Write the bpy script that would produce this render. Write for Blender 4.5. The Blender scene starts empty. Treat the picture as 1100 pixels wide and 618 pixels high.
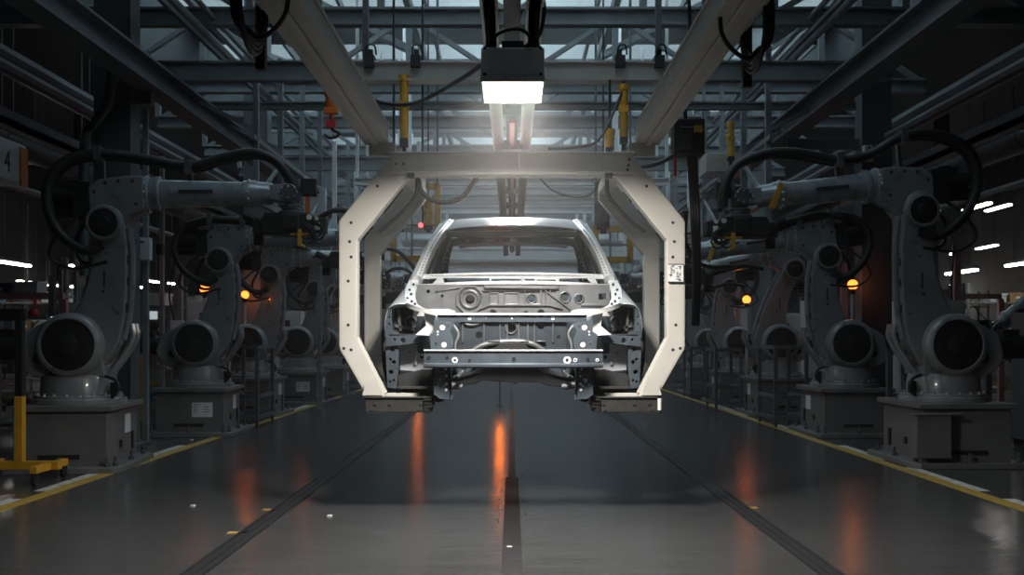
import bpy, bmesh, math, random
from mathutils import Vector, Matrix
from mathutils.geometry import tessellate_polygon
R = math.radians
random.seed(7)
SC = bpy.context.scene
COL = SC.collection

# ------------------------------------------------------------------ camera
FPX, HOR = 1100.0, 365.0            # focal length in pixels, horizon row (1100x618 frame)
cam_data = bpy.data.cameras.new('camera')
cam_data.sensor_width = 36.0
cam_data.sensor_fit = 'HORIZONTAL'
cam_data.lens = 36.0 * FPX / 1100.0
cam_data.shift_y = (HOR - 309.0) / 1100.0
cam_data.clip_start = 0.05
cam_data.clip_end = 300
cam = bpy.data.objects.new('camera', cam_data)
cam.location = (0, 0, 1.2)
cam.rotation_euler = (R(90), 0, 0)
COL.objects.link(cam)
SC.camera = cam

# ------------------------------------------------------------------ world, exposure
world = bpy.data.worlds.new('sky')
SC.world = world
world.use_nodes = True
wn = world.node_tree.nodes
wb = wn['Background']
wb.inputs['Color'].default_value = (0.55, 0.72, 0.82, 1)
wb.inputs['Strength'].default_value = 0.25
vs_ = wn.new('ShaderNodeVolumeScatter'); vs_.inputs['Anisotropy'].default_value = 0.3      # thin haze in the hall air
vs_.inputs['Color'].default_value = (1.0, 0.98, 0.95, 1)
world.node_tree.links.new(vs_.outputs[0], wn['World Output'].inputs['Volume'])
SC.view_settings.view_transform = 'Standard'
SC.view_settings.look = 'None'
SC.view_settings.exposure = 0.0
SC.view_settings.gamma = 1.0
SC.view_settings.use_curve_mapping = False
SC.cycles.max_bounces = 6
SC.cycles.volume_bounces = 0
SC.cycles.transparent_max_bounces = 12
SC.cycles.sample_clamp_indirect = 6.0

LAMP_WATTS = 165.0
ROOF_FILL_WATTS = 32.0      # unseen lamp added to brighten the car roof
SKY_POWER = 0.5        # sky seen through the roof glass
TUBE_POWER = 20.0
AMBER_POWER = 2.0
HAZE_FAR, HAZE_LAMP = 0.023, 0.014
def haze_nodes():                          # clear near the camera, thicker down the line, and a denser pocket added round the lamp for its glow
    n, l = wn, world.node_tree.links
    g = n.new('ShaderNodeNewGeometry'); sp = n.new('ShaderNodeSeparateXYZ'); l.new(g.outputs['Position'], sp.inputs[0])
    a = n.new('ShaderNodeMapRange'); a.inputs['From Min'].default_value = 9; a.inputs['From Max'].default_value = 26
    a.inputs['To Min'].default_value = 0.0006; a.inputs['To Max'].default_value = HAZE_FAR; l.new(sp.outputs['Y'], a.inputs['Value'])
    ab = n.new('ShaderNodeMath'); ab.operation = 'ABSOLUTE'; l.new(sp.outputs['X'], ab.inputs[0])
    c = n.new('ShaderNodeMapRange'); c.inputs['From Min'].default_value = 2.2; c.inputs['From Max'].default_value = 4.2
    c.inputs['To Min'].default_value = 1; c.inputs['To Max'].default_value = 0.10; l.new(ab.outputs[0], c.inputs['Value'])
    m1 = n.new('ShaderNodeMath'); m1.operation = 'MULTIPLY'; l.new(a.outputs[0], m1.inputs[0]); l.new(c.outputs[0], m1.inputs[1])
    d = n.new('ShaderNodeVectorMath'); d.operation = 'DISTANCE'; d.inputs[1].default_value = (0, 6.2, 2.3); l.new(g.outputs['Position'], d.inputs[0])
    e = n.new('ShaderNodeMapRange'); e.interpolation_type = 'SMOOTHSTEP'; e.inputs['From Min'].default_value = 0.1; e.inputs['From Max'].default_value = 1.5
    e.inputs['To Min'].default_value = HAZE_LAMP; e.inputs['To Max'].default_value = 0; l.new(d.outputs['Value'], e.inputs['Value'])
    s = n.new('ShaderNodeMath'); s.operation = 'ADD'; l.new(m1.outputs[0], s.inputs[0]); l.new(e.outputs[0], s.inputs[1])
    l.new(s.outputs[0], vs_.inputs['Density'])
haze_nodes()
world.cycles.volume_step_size = 1.3

# ------------------------------------------------------------------ materials
def mat(name, col, rough=0.5, metal=0.0, var=0.0, scale=6.0, bump=0.0, bscale=40.0, emit=None, estr=0.0, coat=0.0):
    m = bpy.data.materials.new(name); m.use_nodes = True
    n, l = m.node_tree.nodes, m.node_tree.links
    b = n['Principled BSDF']
    b.inputs['Base Color'].default_value = (*col, 1)
    b.inputs['Roughness'].default_value = rough
    b.inputs['Metallic'].default_value = metal
    if coat: b.inputs['Coat Weight'].default_value = coat
    if emit:
        b.inputs['Emission Color'].default_value = (*emit, 1)
        b.inputs['Emission Strength'].default_value = estr
    if var or bump:
        tc = n.new('ShaderNodeTexCoord')
    if var:
        t = n.new('ShaderNodeTexNoise'); t.inputs['Scale'].default_value = scale; t.inputs['Detail'].default_value = 6
        l.new(tc.outputs['Object'], t.inputs['Vector'])
        r = n.new('ShaderNodeValToRGB')
        r.color_ramp.elements[0].position = 0.3; r.color_ramp.elements[1].position = 0.7
        r.color_ramp.elements[0].color = (*[c * (1 - var) for c in col], 1)
        r.color_ramp.elements[1].color = (*[min(1, c * (1 + var)) for c in col], 1)
        l.new(t.outputs['Fac'], r.inputs['Fac']); l.new(r.outputs['Color'], b.inputs['Base Color'])
        mr = n.new('ShaderNodeMapRange')
        mr.inputs['To Min'].default_value = max(0.03, rough - 0.12); mr.inputs['To Max'].default_value = min(1, rough + 0.12)
        l.new(t.outputs['Fac'], mr.inputs['Value']); l.new(mr.outputs['Result'], b.inputs['Roughness'])
    if bump:
        t2 = n.new('ShaderNodeTexNoise'); t2.inputs['Scale'].default_value = bscale; t2.inputs['Detail'].default_value = 3
        l.new(tc.outputs['Object'], t2.inputs['Vector'])
        bp = n.new('ShaderNodeBump'); bp.inputs['Strength'].default_value = bump; bp.inputs['Distance'].default_value = 0.01
        l.new(t2.outputs['Fac'], bp.inputs['Height']); l.new(bp.outputs['Normal'], b.inputs['Normal'])
    return m

M = {}
M['robot'] = mat('robot paint', (0.185, 0.19, 0.20), 0.30, 0.0, 0.12, 5, coat=0.35)
M['forearm'] = mat('skylit robot paint', (0.24, 0.265, 0.285), 0.28, 0.1, 0.08, 5, coat=0.4)  # robot paint lightened and blued for the skylight on the forearms
M['robotdk'] = mat('robot dark casting', (0.075, 0.078, 0.085), 0.42, 0.1, 0.15, 8)
M['black'] = mat('black plastic', (0.008, 0.008, 0.009), 0.6)
M['rubber'] = mat('black rubber', (0.010, 0.010, 0.011), 0.55, 0, 0.2, 30)
M['chrome'] = mat('bright machined steel', (0.62, 0.63, 0.65), 0.28, 1.0)
M['plinth'] = mat('plinth paint', (0.115, 0.115, 0.118), 0.5, 0, 0.12, 4, 0.1)
M['cream'] = mat('cream enamel', (0.50, 0.478, 0.435), 0.5, 0, 0.06, 4, 0.05)
M['cream_shaded'] = mat('cream enamel in shade', (0.028, 0.028, 0.025), 0.55, 0, 0.2, 12)  # carrier enamel darkened to hold the shade on its low parts
M['galv'] = mat('galvanised body steel', (0.30, 0.305, 0.315), 0.34, 0.6, 0.08, 9)
M['galvdk'] = mat('primed blue grey steel', (0.085, 0.105, 0.125), 0.36, 0.35, 0.12, 9)
M['skin'] = mat('outer body panel steel', (0.62, 0.65, 0.68), 0.32, 0.25, 0.03, 3)
M['flange'] = mat('lamp-lightened body steel', (0.88, 0.88, 0.88), 0.42, 0.2, 0.04, 20)  # body steel lightened where the lamp strikes tops and edges
M['under'] = mat('underbody sealer', (0.025, 0.026, 0.028), 0.6, 0, 0.2, 20)
M['steel'] = mat('blue grey structural paint', (0.15, 0.17, 0.18), 0.55, 0, 0.2, 3)
M['steeldk'] = mat('dark structural paint', (0.065, 0.072, 0.080), 0.6, 0, 0.2, 3)
M['railgrey'] = mat('grey beige rail enamel', (0.34, 0.33, 0.30), 0.5, 0, 0.1, 5)
M['alu'] = mat('ribbed aluminium', (0.45, 0.45, 0.45), 0.4, 0.7)
M['yellow'] = mat('yellow enamel', (0.46, 0.235, 0.015), 0.5, 0, 0.12, 8)
M['orange'] = mat('orange enamel', (0.60, 0.14, 0.02), 0.5, 0, 0.1, 8)
M['red'] = mat('red plastic', (0.55, 0.03, 0.03), 0.4)
M['cab'] = mat('cabinet light grey', (0.48, 0.50, 0.52), 0.5, 0, 0.08, 4)
M['cabdk'] = mat('machine dark grey', (0.10, 0.105, 0.11), 0.5, 0, 0.15, 4)
M['white'] = mat('white plate', (0.72, 0.72, 0.70), 0.5)
M['paper'] = mat('printed plate', (0.62, 0.64, 0.66), 0.5)
M['ink'] = mat('ink', (0.03, 0.03, 0.035), 0.6)
M['blue'] = mat('blue plastic', (0.05, 0.12, 0.25), 0.5)
M['pinkpipe'] = mat('dusty red pipe paint', (0.46, 0.22, 0.21), 0.5, 0, 0.15, 5)
M['carton'] = mat('brown carton', (0.30, 0.21, 0.13), 0.8, 0, 0.15, 9)
M['clad'] = mat('pale ribbed cladding', (0.70, 0.73, 0.74), 0.5, 0.1, 0.1, 2)
M['roofdk'] = mat('dark roof sheet', (0.035, 0.04, 0.046), 0.7, 0, 0.2, 2)
M['wall'] = mat('dark hall wall', (0.10, 0.095, 0.095), 0.8, 0, 0.25, 1.5)
M['lampface'] = mat('lit diffuser', (0.9, 0.9, 0.9), 0.5, emit=(1.0, 0.965, 0.91), estr=6.0)
M['housing'] = mat('lamp housing', (0.62, 0.64, 0.65), 0.45, 0.2, 0.08, 6)
M['skyglow'] = mat('overcast sky', (0,0,0), 1.0, emit=(0.74, 0.83, 0.88), estr=SKY_POWER)
M['amber'] = mat('lit amber lens', (0.9, 0.3, 0.05), 0.4)
def sky_material():                        # overcast sky: brightest overhead, dimmer towards the horizon
    m = M['skyglow']; n, l = m.node_tree.nodes, m.node_tree.links
    tc = n.new('ShaderNodeTexCoord'); sp = n.new('ShaderNodeSeparateXYZ'); mr = n.new('ShaderNodeMapRange')
    mr.inputs['From Min'].default_value = 55; mr.inputs['From Max'].default_value = 92
    mr.inputs['To Min'].default_value = 9.0*SKY_POWER; mr.inputs['To Max'].default_value = SKY_POWER
    l.new(tc.outputs['Object'], sp.inputs[0]); l.new(sp.outputs['Y'], mr.inputs['Value']); l.new(mr.outputs[0], n['Principled BSDF'].inputs['Emission Strength'])
sky_material()
def lens_material():                       # clear amber lens around a bulb
    m = M['amber']; n, l = m.node_tree.nodes, m.node_tree.links
    t = n.new('ShaderNodeBsdfTransparent'); t.inputs['Color'].default_value = (1.0, 0.75, 0.5, 1)
    e = n.new('ShaderNodeEmission'); e.inputs['Color'].default_value = (1.0, 0.22, 0.03, 1); e.inputs['Strength'].default_value = AMBER_POWER
    a = n.new('ShaderNodeAddShader'); l.new(t.outputs[0], a.inputs[0]); l.new(e.outputs[0], a.inputs[1]); l.new(a.outputs[0], n['Material Output'].inputs['Surface'])
lens_material()
M['tube'] = mat('lit tube', (0.9, 0.9, 0.9), 0.5, emit=(1.0, 0.93, 0.84), estr=TUBE_POWER)
M['redled'] = mat('lit red lens', (0.9, 0.05, 0.08), 0.4, emit=(1.0, 0.08, 0.10), estr=3.0)
M['whiteled'] = mat('lit white lens', (0.9, 0.9, 0.9), 0.4, emit=(1.0, 0.95, 0.85), estr=4.0)
M['screen'] = mat('lit display', (0.1, 0.1, 0.1), 0.3, emit=(0.75, 0.85, 0.9), estr=0.5)
M['floorpaint'] = mat('yellow floor paint', (0.36, 0.235, 0.045), 0.5, 0, 0.35, 14)
M['floorwhite'] = mat('worn white floor paint', (0.42, 0.41, 0.38), 0.6, 0, 0.4, 12)
M['slot'] = mat('grimy steel slot', (0.016, 0.016, 0.017), 0.45, 0.2, 0.4, 25)

def floor_material():
    m = bpy.data.materials.new('polished concrete floor'); m.use_nodes = True
    n, l = m.node_tree.nodes, m.node_tree.links
    b = n['Principled BSDF']
    tc = n.new('ShaderNodeTexCoord')
    big = n.new('ShaderNodeTexNoise'); big.inputs['Scale'].default_value = 0.55; big.inputs['Detail'].default_value = 8; big.inputs['Roughness'].default_value = 0.65
    l.new(tc.outputs['Object'], big.inputs['Vector'])
    mp = n.new('ShaderNodeMapping'); mp.inputs['Scale'].default_value = (1.2, 9.0, 1.0)
    l.new(tc.outputs['Object'], mp.inputs['Vector'])
    st = n.new('ShaderNodeTexNoise'); st.inputs['Scale'].default_value = 1.6; st.inputs['Detail'].default_value = 7; st.inputs['Roughness'].default_value = 0.6
    l.new(mp.outputs['Vector'], st.inputs['Vector'])
    r = n.new('ShaderNodeValToRGB')
    r.color_ramp.elements[0].position = 0.3; r.color_ramp.elements[1].position = 0.72
    r.color_ramp.elements[0].color = (0.036, 0.036, 0.037, 1); r.color_ramp.elements[1].color = (0.066, 0.0655, 0.065, 1)
    mx = n.new('ShaderNodeMath'); mx.operation = 'ADD'
    hf = n.new('ShaderNodeMath'); hf.operation = 'MULTIPLY'; hf.inputs[1].default_value = 0.5
    l.new(big.outputs['Fac'], mx.inputs[0]); l.new(st.outputs['Fac'], mx.inputs[1]); l.new(mx.outputs[0], hf.inputs[0])
    l.new(hf.outputs[0], r.inputs['Fac'])
    # small pale flecks of wear
    fl = n.new('ShaderNodeTexNoise'); fl.inputs['Scale'].default_value = 22; fl.inputs['Detail'].default_value = 2
    l.new(mp.outputs['Vector'], fl.inputs['Vector'])
    fr = n.new('ShaderNodeValToRGB'); fr.color_ramp.elements[0].position = 0.74; fr.color_ramp.elements[1].position = 0.80
    l.new(fl.outputs['Fac'], fr.inputs['Fac'])
    mix = n.new('ShaderNodeMixRGB'); mix.inputs[2].default_value = (0.16, 0.15, 0.14, 1)
    l.new(fr.outputs['Color'], mix.inputs[0]); l.new(r.outputs['Color'], mix.inputs[1])
    l.new(mix.outputs[0], b.inputs['Base Color'])
    mr = n.new('ShaderNodeMapRange'); mr.inputs['To Min'].default_value = 0.11; mr.inputs['To Max'].default_value = 0.28
    l.new(hf.outputs[0], mr.inputs['Value']); l.new(mr.outputs['Result'], b.inputs['Roughness'])
    bp = n.new('ShaderNodeBump'); bp.inputs['Strength'].default_value = 0.22; bp.inputs['Distance'].default_value = 0.012
    l.new(st.outputs['Fac'], bp.inputs['Height']); l.new(bp.outputs['Normal'], b.inputs['Normal'])
    b.inputs['Specular IOR Level'].default_value = 0.5
    return m
M['floor'] = floor_material()

def glass_material():
    m = bpy.data.materials.new('skylight glass'); m.use_nodes = True
    n, l = m.node_tree.nodes, m.node_tree.links
    n.remove(n['Principled BSDF'])
    t = n.new('ShaderNodeBsdfTransparent'); t.inputs['Color'].default_value = (0.82, 0.9, 0.93, 1)
    g = n.new('ShaderNodeBsdfGlossy'); g.inputs['Roughness'].default_value = 0.1
    mx = n.new('ShaderNodeMixShader'); mx.inputs[0].default_value = 0.06
    l.new(t.outputs[0], mx.inputs[1]); l.new(g.outputs[0], mx.inputs[2]); l.new(mx.outputs[0], n['Material Output'].inputs['Surface'])
    return m
M['glass'] = glass_material()

# ------------------------------------------------------------------ mesh builder
class MB:
    def __init__(self, X=None):
        self.v, self.f, self.mi, self.X = [], [], [], X
    def add(self, verts, faces, m=0):
        o = len(self.v)
        for p in verts:
            p = Vector(p)
            self.v.append(self.X @ p if self.X is not None else p)
        for f in faces:
            self.f.append([o + i for i in f]); self.mi.append(m)
        return self
    def box(self, x0, x1, y0, y1, z0, z1, m=0):
        return self.add([(x0,y0,z0),(x1,y0,z0),(x1,y1,z0),(x0,y1,z0),(x0,y0,z1),(x1,y0,z1),(x1,y1,z1),(x0,y1,z1)],
                 [(0,3,2,1),(4,5,6,7),(0,1,5,4),(1,2,6,5),(2,3,7,6),(3,0,4,7)], m)
    def bar(self, a, b, w, h, m=0, up=(0,0,1)):
        a, b = Vector(a), Vector(b); d = (b - a).normalized(); u = Vector(up)
        if abs(d.dot(u)) > 0.98: u = Vector((0,1,0))
        s = d.cross(u).normalized(); u = s.cross(d).normalized()
        s, u = s * w / 2, u * h / 2
        vs = [a-s-u, a+s-u, a+s+u, a-s+u, b-s-u, b+s-u, b+s+u, b-s+u]
        return self.add(vs, [(0,1,2,3),(7,6,5,4),(0,4,5,1),(1,5,6,2),(2,6,7,3),(3,7,4,0)], m)
    def cyl(self, a, b, r0, r1=None, n=16, m=0):
        a, b = Vector(a), Vector(b)
        return self.lathe(a, b - a, [(0,0),(r0,0),(r0 if r1 is None else r1,(b-a).length),(0,(b-a).length)], n, m)
    def lathe(self, o, axis, prof, n=24, m=0):
        o, ax = Vector(o), Vector(axis).normalized()
        t = Vector((0,0,1)) if abs(ax.z) < 0.9 else Vector((1,0,0))
        s = ax.cross(t).normalized(); u = s.cross(ax)
        vs, fs, rows = [], [], []
        for r, h in prof:
            if r < 1e-6: rows.append([len(vs)]); vs.append(o + ax * h)
            else:
                row = []
                for k in range(n):
                    a = 2 * math.pi * k / n
                    row.append(len(vs)); vs.append(o + ax * h + (s * math.cos(a) + u * math.sin(a)) * r)
                rows.append(row)
        for A, B in zip(rows, rows[1:]):
            for k in range(n):
                k2 = (k + 1) % n
                q = [A[k % len(A)], A[k2 % len(A)], B[k2 % len(B)], B[k % len(B)]]
                q2 = []
                for i in q:
                    if i not in q2: q2.append(i)
                if len(q2) > 2: fs.append(q2)
        return self.add(vs, fs, m)
    def ball(self, c, r, n=12, m=0, squash=1.0):
        k = max(6, n // 2)
        pr = [(r * math.sin(math.pi * i / k), -r * squash * math.cos(math.pi * i / k)) for i in range(k + 1)]
        pr[0] = (0, pr[0][1]); pr[-1] = (0, pr[-1][1])
        return self.lathe(c, (0,0,1), pr, n, m)
    def tube(self, pts, r, n=8, m=0, sm=6):
        P = [Vector(p) for p in pts]
        if sm > 1 and len(P) > 2:
            Q = [P[0] * 2 - P[1]] + P + [P[-1] * 2 - P[-2]]
            out = []
            for i in range(1, len(Q) - 2):
                a, b, c, d = Q[i-1], Q[i], Q[i+1], Q[i+2]
                for k in range(sm):
                    t = k / sm
                    out.append(0.5 * ((2*b) + (c-a)*t + (2*a-5*b+4*c-d)*t*t + (3*b-a-3*c+d)*t**3))
            P = out + [P[-1]]
        vs, fs = [], []
        up = None
        for i, p in enumerate(P):
            d = (P[min(i+1, len(P)-1)] - P[max(i-1, 0)]).normalized()
            if up is None:
                t = Vector((0,0,1)) if abs(d.z) < 0.9 else Vector((1,0,0))
                s = d.cross(t).normalized()
            else:
                s = (up - d * up.dot(d)).normalized()
            up = s; u = d.cross(s)
            rr = r[i] if isinstance(r, list) else r
            for k in range(n):
                a = 2 * math.pi * k / n
                vs.append(p + (s * math.cos(a) + u * math.sin(a)) * rr)
        for i in range(len(P) - 1):
            for k in range(n):
                fs.append((i*n+k, i*n+(k+1)%n, (i+1)*n+(k+1)%n, (i+1)*n+k))
        fs.append(tuple(range(n - 1, -1, -1))); fs.append(tuple((len(P)-1)*n + k for k in range(n)))
        return self.add(vs, fs, m)
    def prism(self, outer, a0, a1, axis='y', holes=(), m=0, fn=None):
        loops = [list(outer)] + [list(h) for h in holes]
        flat = [p for lp in loops for p in lp]
        def to(p, a):
            q = {'y': (p[0], a, p[1]), 'x': (a, p[0], p[1]), 'z': (p[0], p[1], a)}[axis]
            return fn(q) if fn else q
        n = len(flat)
        vs = [to(p, a0) for p in flat] + [to(p, a1) for p in flat]
        fs = []
        if holes:
            for t in tessellate_polygon([[Vector((p[0], p[1], 0)) for p in lp] for lp in loops]):
                fs.append(tuple(t)); fs.append(tuple(n + i for i in reversed(t)))
        else:
            fs.append(tuple(range(n))); fs.append(tuple(2*n - 1 - i for i in range(n)))
        o = 0
        for lp in loops:
            k = len(lp)
            for i in range(k):
                j = (i + 1) % k
                fs.append((o+i, o+j, n+o+j, n+o+i))
            o += k
        return self.add(vs, fs, m)
    def grid(self, rows, m=0):
        nr, nc = len(rows), len(rows[0])
        return self.add([p for r in rows for p in r],
                        [(i*nc+j, i*nc+j+1, (i+1)*nc+j+1, (i+1)*nc+j) for i in range(nr-1) for j in range(nc-1)], m)
    def build(self, name, mats, parent=None, loc=None, bev=0.0, solid=0.0, sub=0, ang=38, seg=2):
        if not isinstance(mats, (list, tuple)): mats = [mats]
        off = Vector(loc) if loc is not None else Vector((0,0,0))
        me = bpy.data.meshes.new(name)
        me.from_pydata([tuple(v - off) for v in self.v], [], self.f)
        for k in mats: me.materials.append(M[k])
        for p, i in zip(me.polygons, self.mi): p.material_index = i
        bm = bmesh.new(); bm.from_mesh(me)
        bmesh.ops.recalc_face_normals(bm, faces=bm.faces)
        bm.to_mesh(me); bm.free()
        for p in me.polygons: p.use_smooth = True
        me.set_sharp_from_angle(angle=R(ang))
        o = bpy.data.objects.new(name, me); COL.objects.link(o)
        if loc is not None: o.location = loc
        if parent is not None: o.parent = parent
        if solid:
            s = o.modifiers.new('thickness', 'SOLIDIFY'); s.thickness = solid; s.offset = 0
        if bev:
            b = o.modifiers.new('edge', 'BEVEL'); b.width = bev; b.segments = seg; b.limit_method = 'ANGLE'; b.angle_limit = R(42)
            b.harden_normals = False
        if sub:
            s = o.modifiers.new('smooth', 'SUBSURF'); s.levels = sub; s.render_levels = sub
        return o

def circ(cx, cy, r, n=14, ry=None, a0=0):
    return [(cx + r * math.cos(a0 + 2*math.pi*k/n), cy + (ry or r) * math.sin(a0 + 2*math.pi*k/n)) for k in range(n)]
def rect(x0, x1, y0, y1): return [(x0,y0),(x1,y0),(x1,y1),(x0,y1)]
def at(px, py, d):                       # a point of the photograph at a known distance
    return Vector(((px - 550.0) * d / FPX, d, 1.2 + (HOR - py) * d / FPX))
def X_(px, d): return (px - 550.0) * d / FPX
def Z_(py, d): return 1.2 + (HOR - py) * d / FPX
def tag(o, label, cat, group=None, kind=None):
    o['label'] = label; o['category'] = cat
    if group: o['group'] = group
    if kind: o['kind'] = kind
    return o
def thing(name, label, cat, loc=(0,0,0), rz=0.0, group=None):
    o = bpy.data.objects.new(name, None); COL.objects.link(o)
    o.empty_display_size = 0.2
    o.location = loc; o.rotation_euler = (0,0,rz)
    return tag(o, label, cat, group)
def struct(mb, name, mats, **k):
    o = mb.build(name, mats, **k); o['kind'] = 'structure'; return o
def mirror_x(): return Matrix.Scale(-1, 4, (1,0,0))
def part_label(o, s): o['label'] = s; return o
# ================================================================== the hall
HX, Y0, Y1, ZR = 16.0, -5.0, 48.0, 7.6
b = MB(); b.box(-HX, HX, Y0, Y1, -0.2, 0.0); struct(b, 'floor', 'floor')
b = MB(); b.box(-150, 150, -120, 320, 40.0, 40.1); struct(b, 'sky', 'skyglow')
b = MB(); b.box(-HX-0.2, -HX, Y0, Y1, -0.2, ZR+0.6); struct(b, 'wall_left', 'wall')
b = MB(); b.box(HX, HX+0.2, Y0, Y1, -0.2, ZR+0.6); struct(b, 'wall_right', 'wall')
b = MB(); b.box(-HX, HX, Y0-0.2, Y0, -0.2, ZR+0.6); struct(b, 'wall_front', 'wall')
b = MB(); b.box(-HX, HX, Y1, Y1+0.2, -0.2, ZR+0.6); struct(b, 'wall_back', 'wall')
# roof: low dark decks over the side aisles, high roof with glass strips over the line
b = MB()
b.box(-HX, -6.6, Y0, Y1, 6.0, 6.15); b.box(6.6, HX, Y0, Y1, 6.0, 6.15)
b.box(-6.75, -6.6, Y0, Y1, 6.0, ZR+.1); b.box(6.6, 6.75, Y0, Y1, 6.0, ZR+.1)
SKY = [(-3.8, -1.2), (5.6, 9.0), (9.8, 12.4), (13.4, 15.6), (17.2, 20.6), (22.2, 25.4), (27.0, 31.6), (32.4, 37), (37.8, 43), (43.6, 47.4)]  # first strip is added, unseen behind the camera, to fill front faces
SW = [1.7, 2.0, 1.9, 5.6] + [6.6]*9  # near strips narrowed to keep the foreground dark
y = Y0
for (s0, s1), w_ in zip(SKY, SW):
    b.box(-6.6, 6.6, y, s0, ZR, ZR+0.15); y = s1
    if w_ < 6.6: b.box(-6.6, -w_, s0, s1, ZR, ZR+.15); b.box(w_, 6.6, s0, s1, ZR, ZR+.15)
b.box(-6.6, 6.6, y, Y1, ZR, ZR+0.15)
struct(b, 'ceiling', 'roofdk')
for i, (s0, s1) in enumerate(SKY):
    w_ = SW[i]; b = MB(); b.box(-w_, w_, s0, s1, ZR+0.06, ZR+0.075)
    w = struct(b, 'window_%d' % (i+1), 'glass')
    f = MB()
    for k in range(9): f.box(-w_+k*w_/4-0.03, -w_+k*w_/4+0.03, s0, s1, ZR-0.02, ZR+0.12)
    f.box(-w_, w_, (s0+s1)/2-0.03, (s0+s1)/2+0.03, ZR-0.02, ZR+0.12)
    f.build('glazing_bars', 'steeldk', w)
# floor markings and slots
for s, nm in ((-1, 'trim_1'), (1, 'trim_2')):
    b = MB(); b.box(s*3.62-0.06, s*3.62+0.06, Y0+.2, 40, 0.0, 0.003); struct(b, nm, 'floorpaint')
b = MB(); rr = random.Random(3)
for s in (-1, 1):
    for (a, c) in ((8.1, 9.6), (10.2, 11.6), (13.0, 14.4), (6.9, 7.7), (16.2, 19)):
        b.box(s*3.735-0.045, s*3.735+0.045, a, c, 0.0, 0.003)
struct(b, 'trim_3', 'floorwhite')
for s, nm in ((-1, 'trim_4'), (1, 'trim_5')):
    b = MB()
    b.box(s*1.627-0.055, s*1.627+0.055, Y0+.2, 42, 0.0, 0.004)
    b.box(s*1.627-0.062, s*1.627-0.045, Y0+.2, 42, 0.0, 0.010); b.box(s*1.627+0.045, s*1.627+0.062, Y0+.2, 42, 0.0, 0.010)
    b.box(s*1.627-0.010, s*1.627+0.010, Y0+.2, 42, 0.0, 0.008)
    struct(b, nm, 'slot')
b = MB(); b.box(0.0-0.03, 0.03, Y0+.2, 42, 0.0, 0.004); b.box(-0.008, 0.008, Y0+.2, 42, 0, 0.007)
b.box(-0.055, 0.055, Y0+.2, 8.9, 0, 0.003)
for k in range(26):
    yy = 6.6 + rr.random()*2.6; xx = rr.choice((-1,1))*(0.05+0.05*rr.random())
    b.box(xx-0.006, xx+0.006, yy, yy+0.01+0.03*rr.random(), 0, 0.003)
struct(b, 'trim_6', 'slot')
b = MB()
for (px, py, w) in ((255,573,0.12),(290,548,0.10),(806,546,0.10)):
    d = 1.2*FPX/(py-HOR); b.box(X_(px,d)-w/2, X_(px,d)+w/2, d-0.03, d+0.03, 0.0, 0.004)
struct(b, 'trim_7', 'floorpaint')
# scraps of paper on the floor
for i, (px, py, lab) in enumerate(((206,473,'tiny white paper scrap lying beside the yellow floor line'),
                                   (207,544,'tiny white paper scrap lying on the open grey floor'),
                                   (547,589,'tiny pale scrap lying on the centre floor slot'),
                                   (354,555,'tiny pale scrap lying beside the slot at the edge of the shadow'))):
    d = 1.2*FPX/(py-HOR); x = X_(px, d)
    b = MB(); b.prism([(x-.015,d-.012),(x+.01,d-.018),(x+.018,d+.01),(x,d+.02),(x-.012,d+.012)], 0.0045 if i == 2 else 0.0005, 0.009, 'z')
    tag(b.build('paper_scrap', 'white', loc=(x,d,0)), lab, 'scrap')

# ------------------------------------------------------------------ columns and steelwork
COLS = {-1: (-4.48, [11.6, 18.0, 24.15, 31, 38]), 1: (5.05, [14.3, 20.85, 27.3, 34, 40.5])}
for s in (-1, 1):
    for i, y in enumerate(COLS[s][1]):
        b = MB(); x = COLS[s][0]
        w = 0.2
        b.box(x-w, x+w, y-0.15, y-0.12, 0, ZR); b.box(x-w, x+w, y+0.12, y+0.15, 0, ZR); b.box(x-0.02, x+0.02, y-.12, y+.12, 0, ZR)
        b.box(x-w-0.1, x+w+0.1, y-0.25, y+0.25, 0, 0.03)
        b.box(x-s*w-0.015, x-s*w+0.015, y-.15, y+.15, 0, ZR)
        a_, c_ = sorted((x-s*w, s*(4.07 if s < 0 else 3.84))); b.box(a_, c_, y-.06, y+.06, 3.86, 4.0)
        struct(b, 'column', 'steeldk' if i == 0 else 'steel', bev=0.004)  # nearest column coloured darker for the shade it stands in
    # outer row of columns in the side aisles
    for y in (9.0, 14.5, 20.5, 27, 34):
        b = MB(); x = s*8.6
        b.box(x-.11, x+.11, y-.12, y-.10, 0, 6.0); b.box(x-.11, x+.11, y+.10, y+.12, 0, 6.0); b.box(x-.012, x+.012, y-.1, y+.1, 0, 6.0)
        struct(b, 'column', 'steeldk')
    # crane girder along the columns
    b = MB(); x = s*(4.07 if s < 0 else 3.84)
    b.box(x-.13, x+.13, 2.0, 44, 4.0, 4.03); b.box(x-.02, x+.02, 2, 44, 4.03, 4.27); b.box(x-.13, x+.13, 2, 44, 4.27, 4.30)
    b.bar((x-s*.2,2,4.95),(x-s*.2,44,4.95),.05,.05)
    struct(b, 'crane_beam', 'steeldk')
    # outer longitudinal beam and floor of the mezzanine over the side aisle
    b = MB(); x = s*7.0
    b.box(x-.12, x+.12, 3, 44, 4.9, 5.2); struct(b, 'aisle_beam', 'steeldk')
    b = MB(); x = s*5.6
    b.box(x-.1, x+.1, 9, 44, 3.55, 3.62); b.box(x-.1, x-.07, 9, 44, 3.55, 3.72); b.box(x+.07, x+.1, 9, 44, 3.55, 3.72)
    struct(b, 'cable_tray_beam', 'steeldk')
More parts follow.
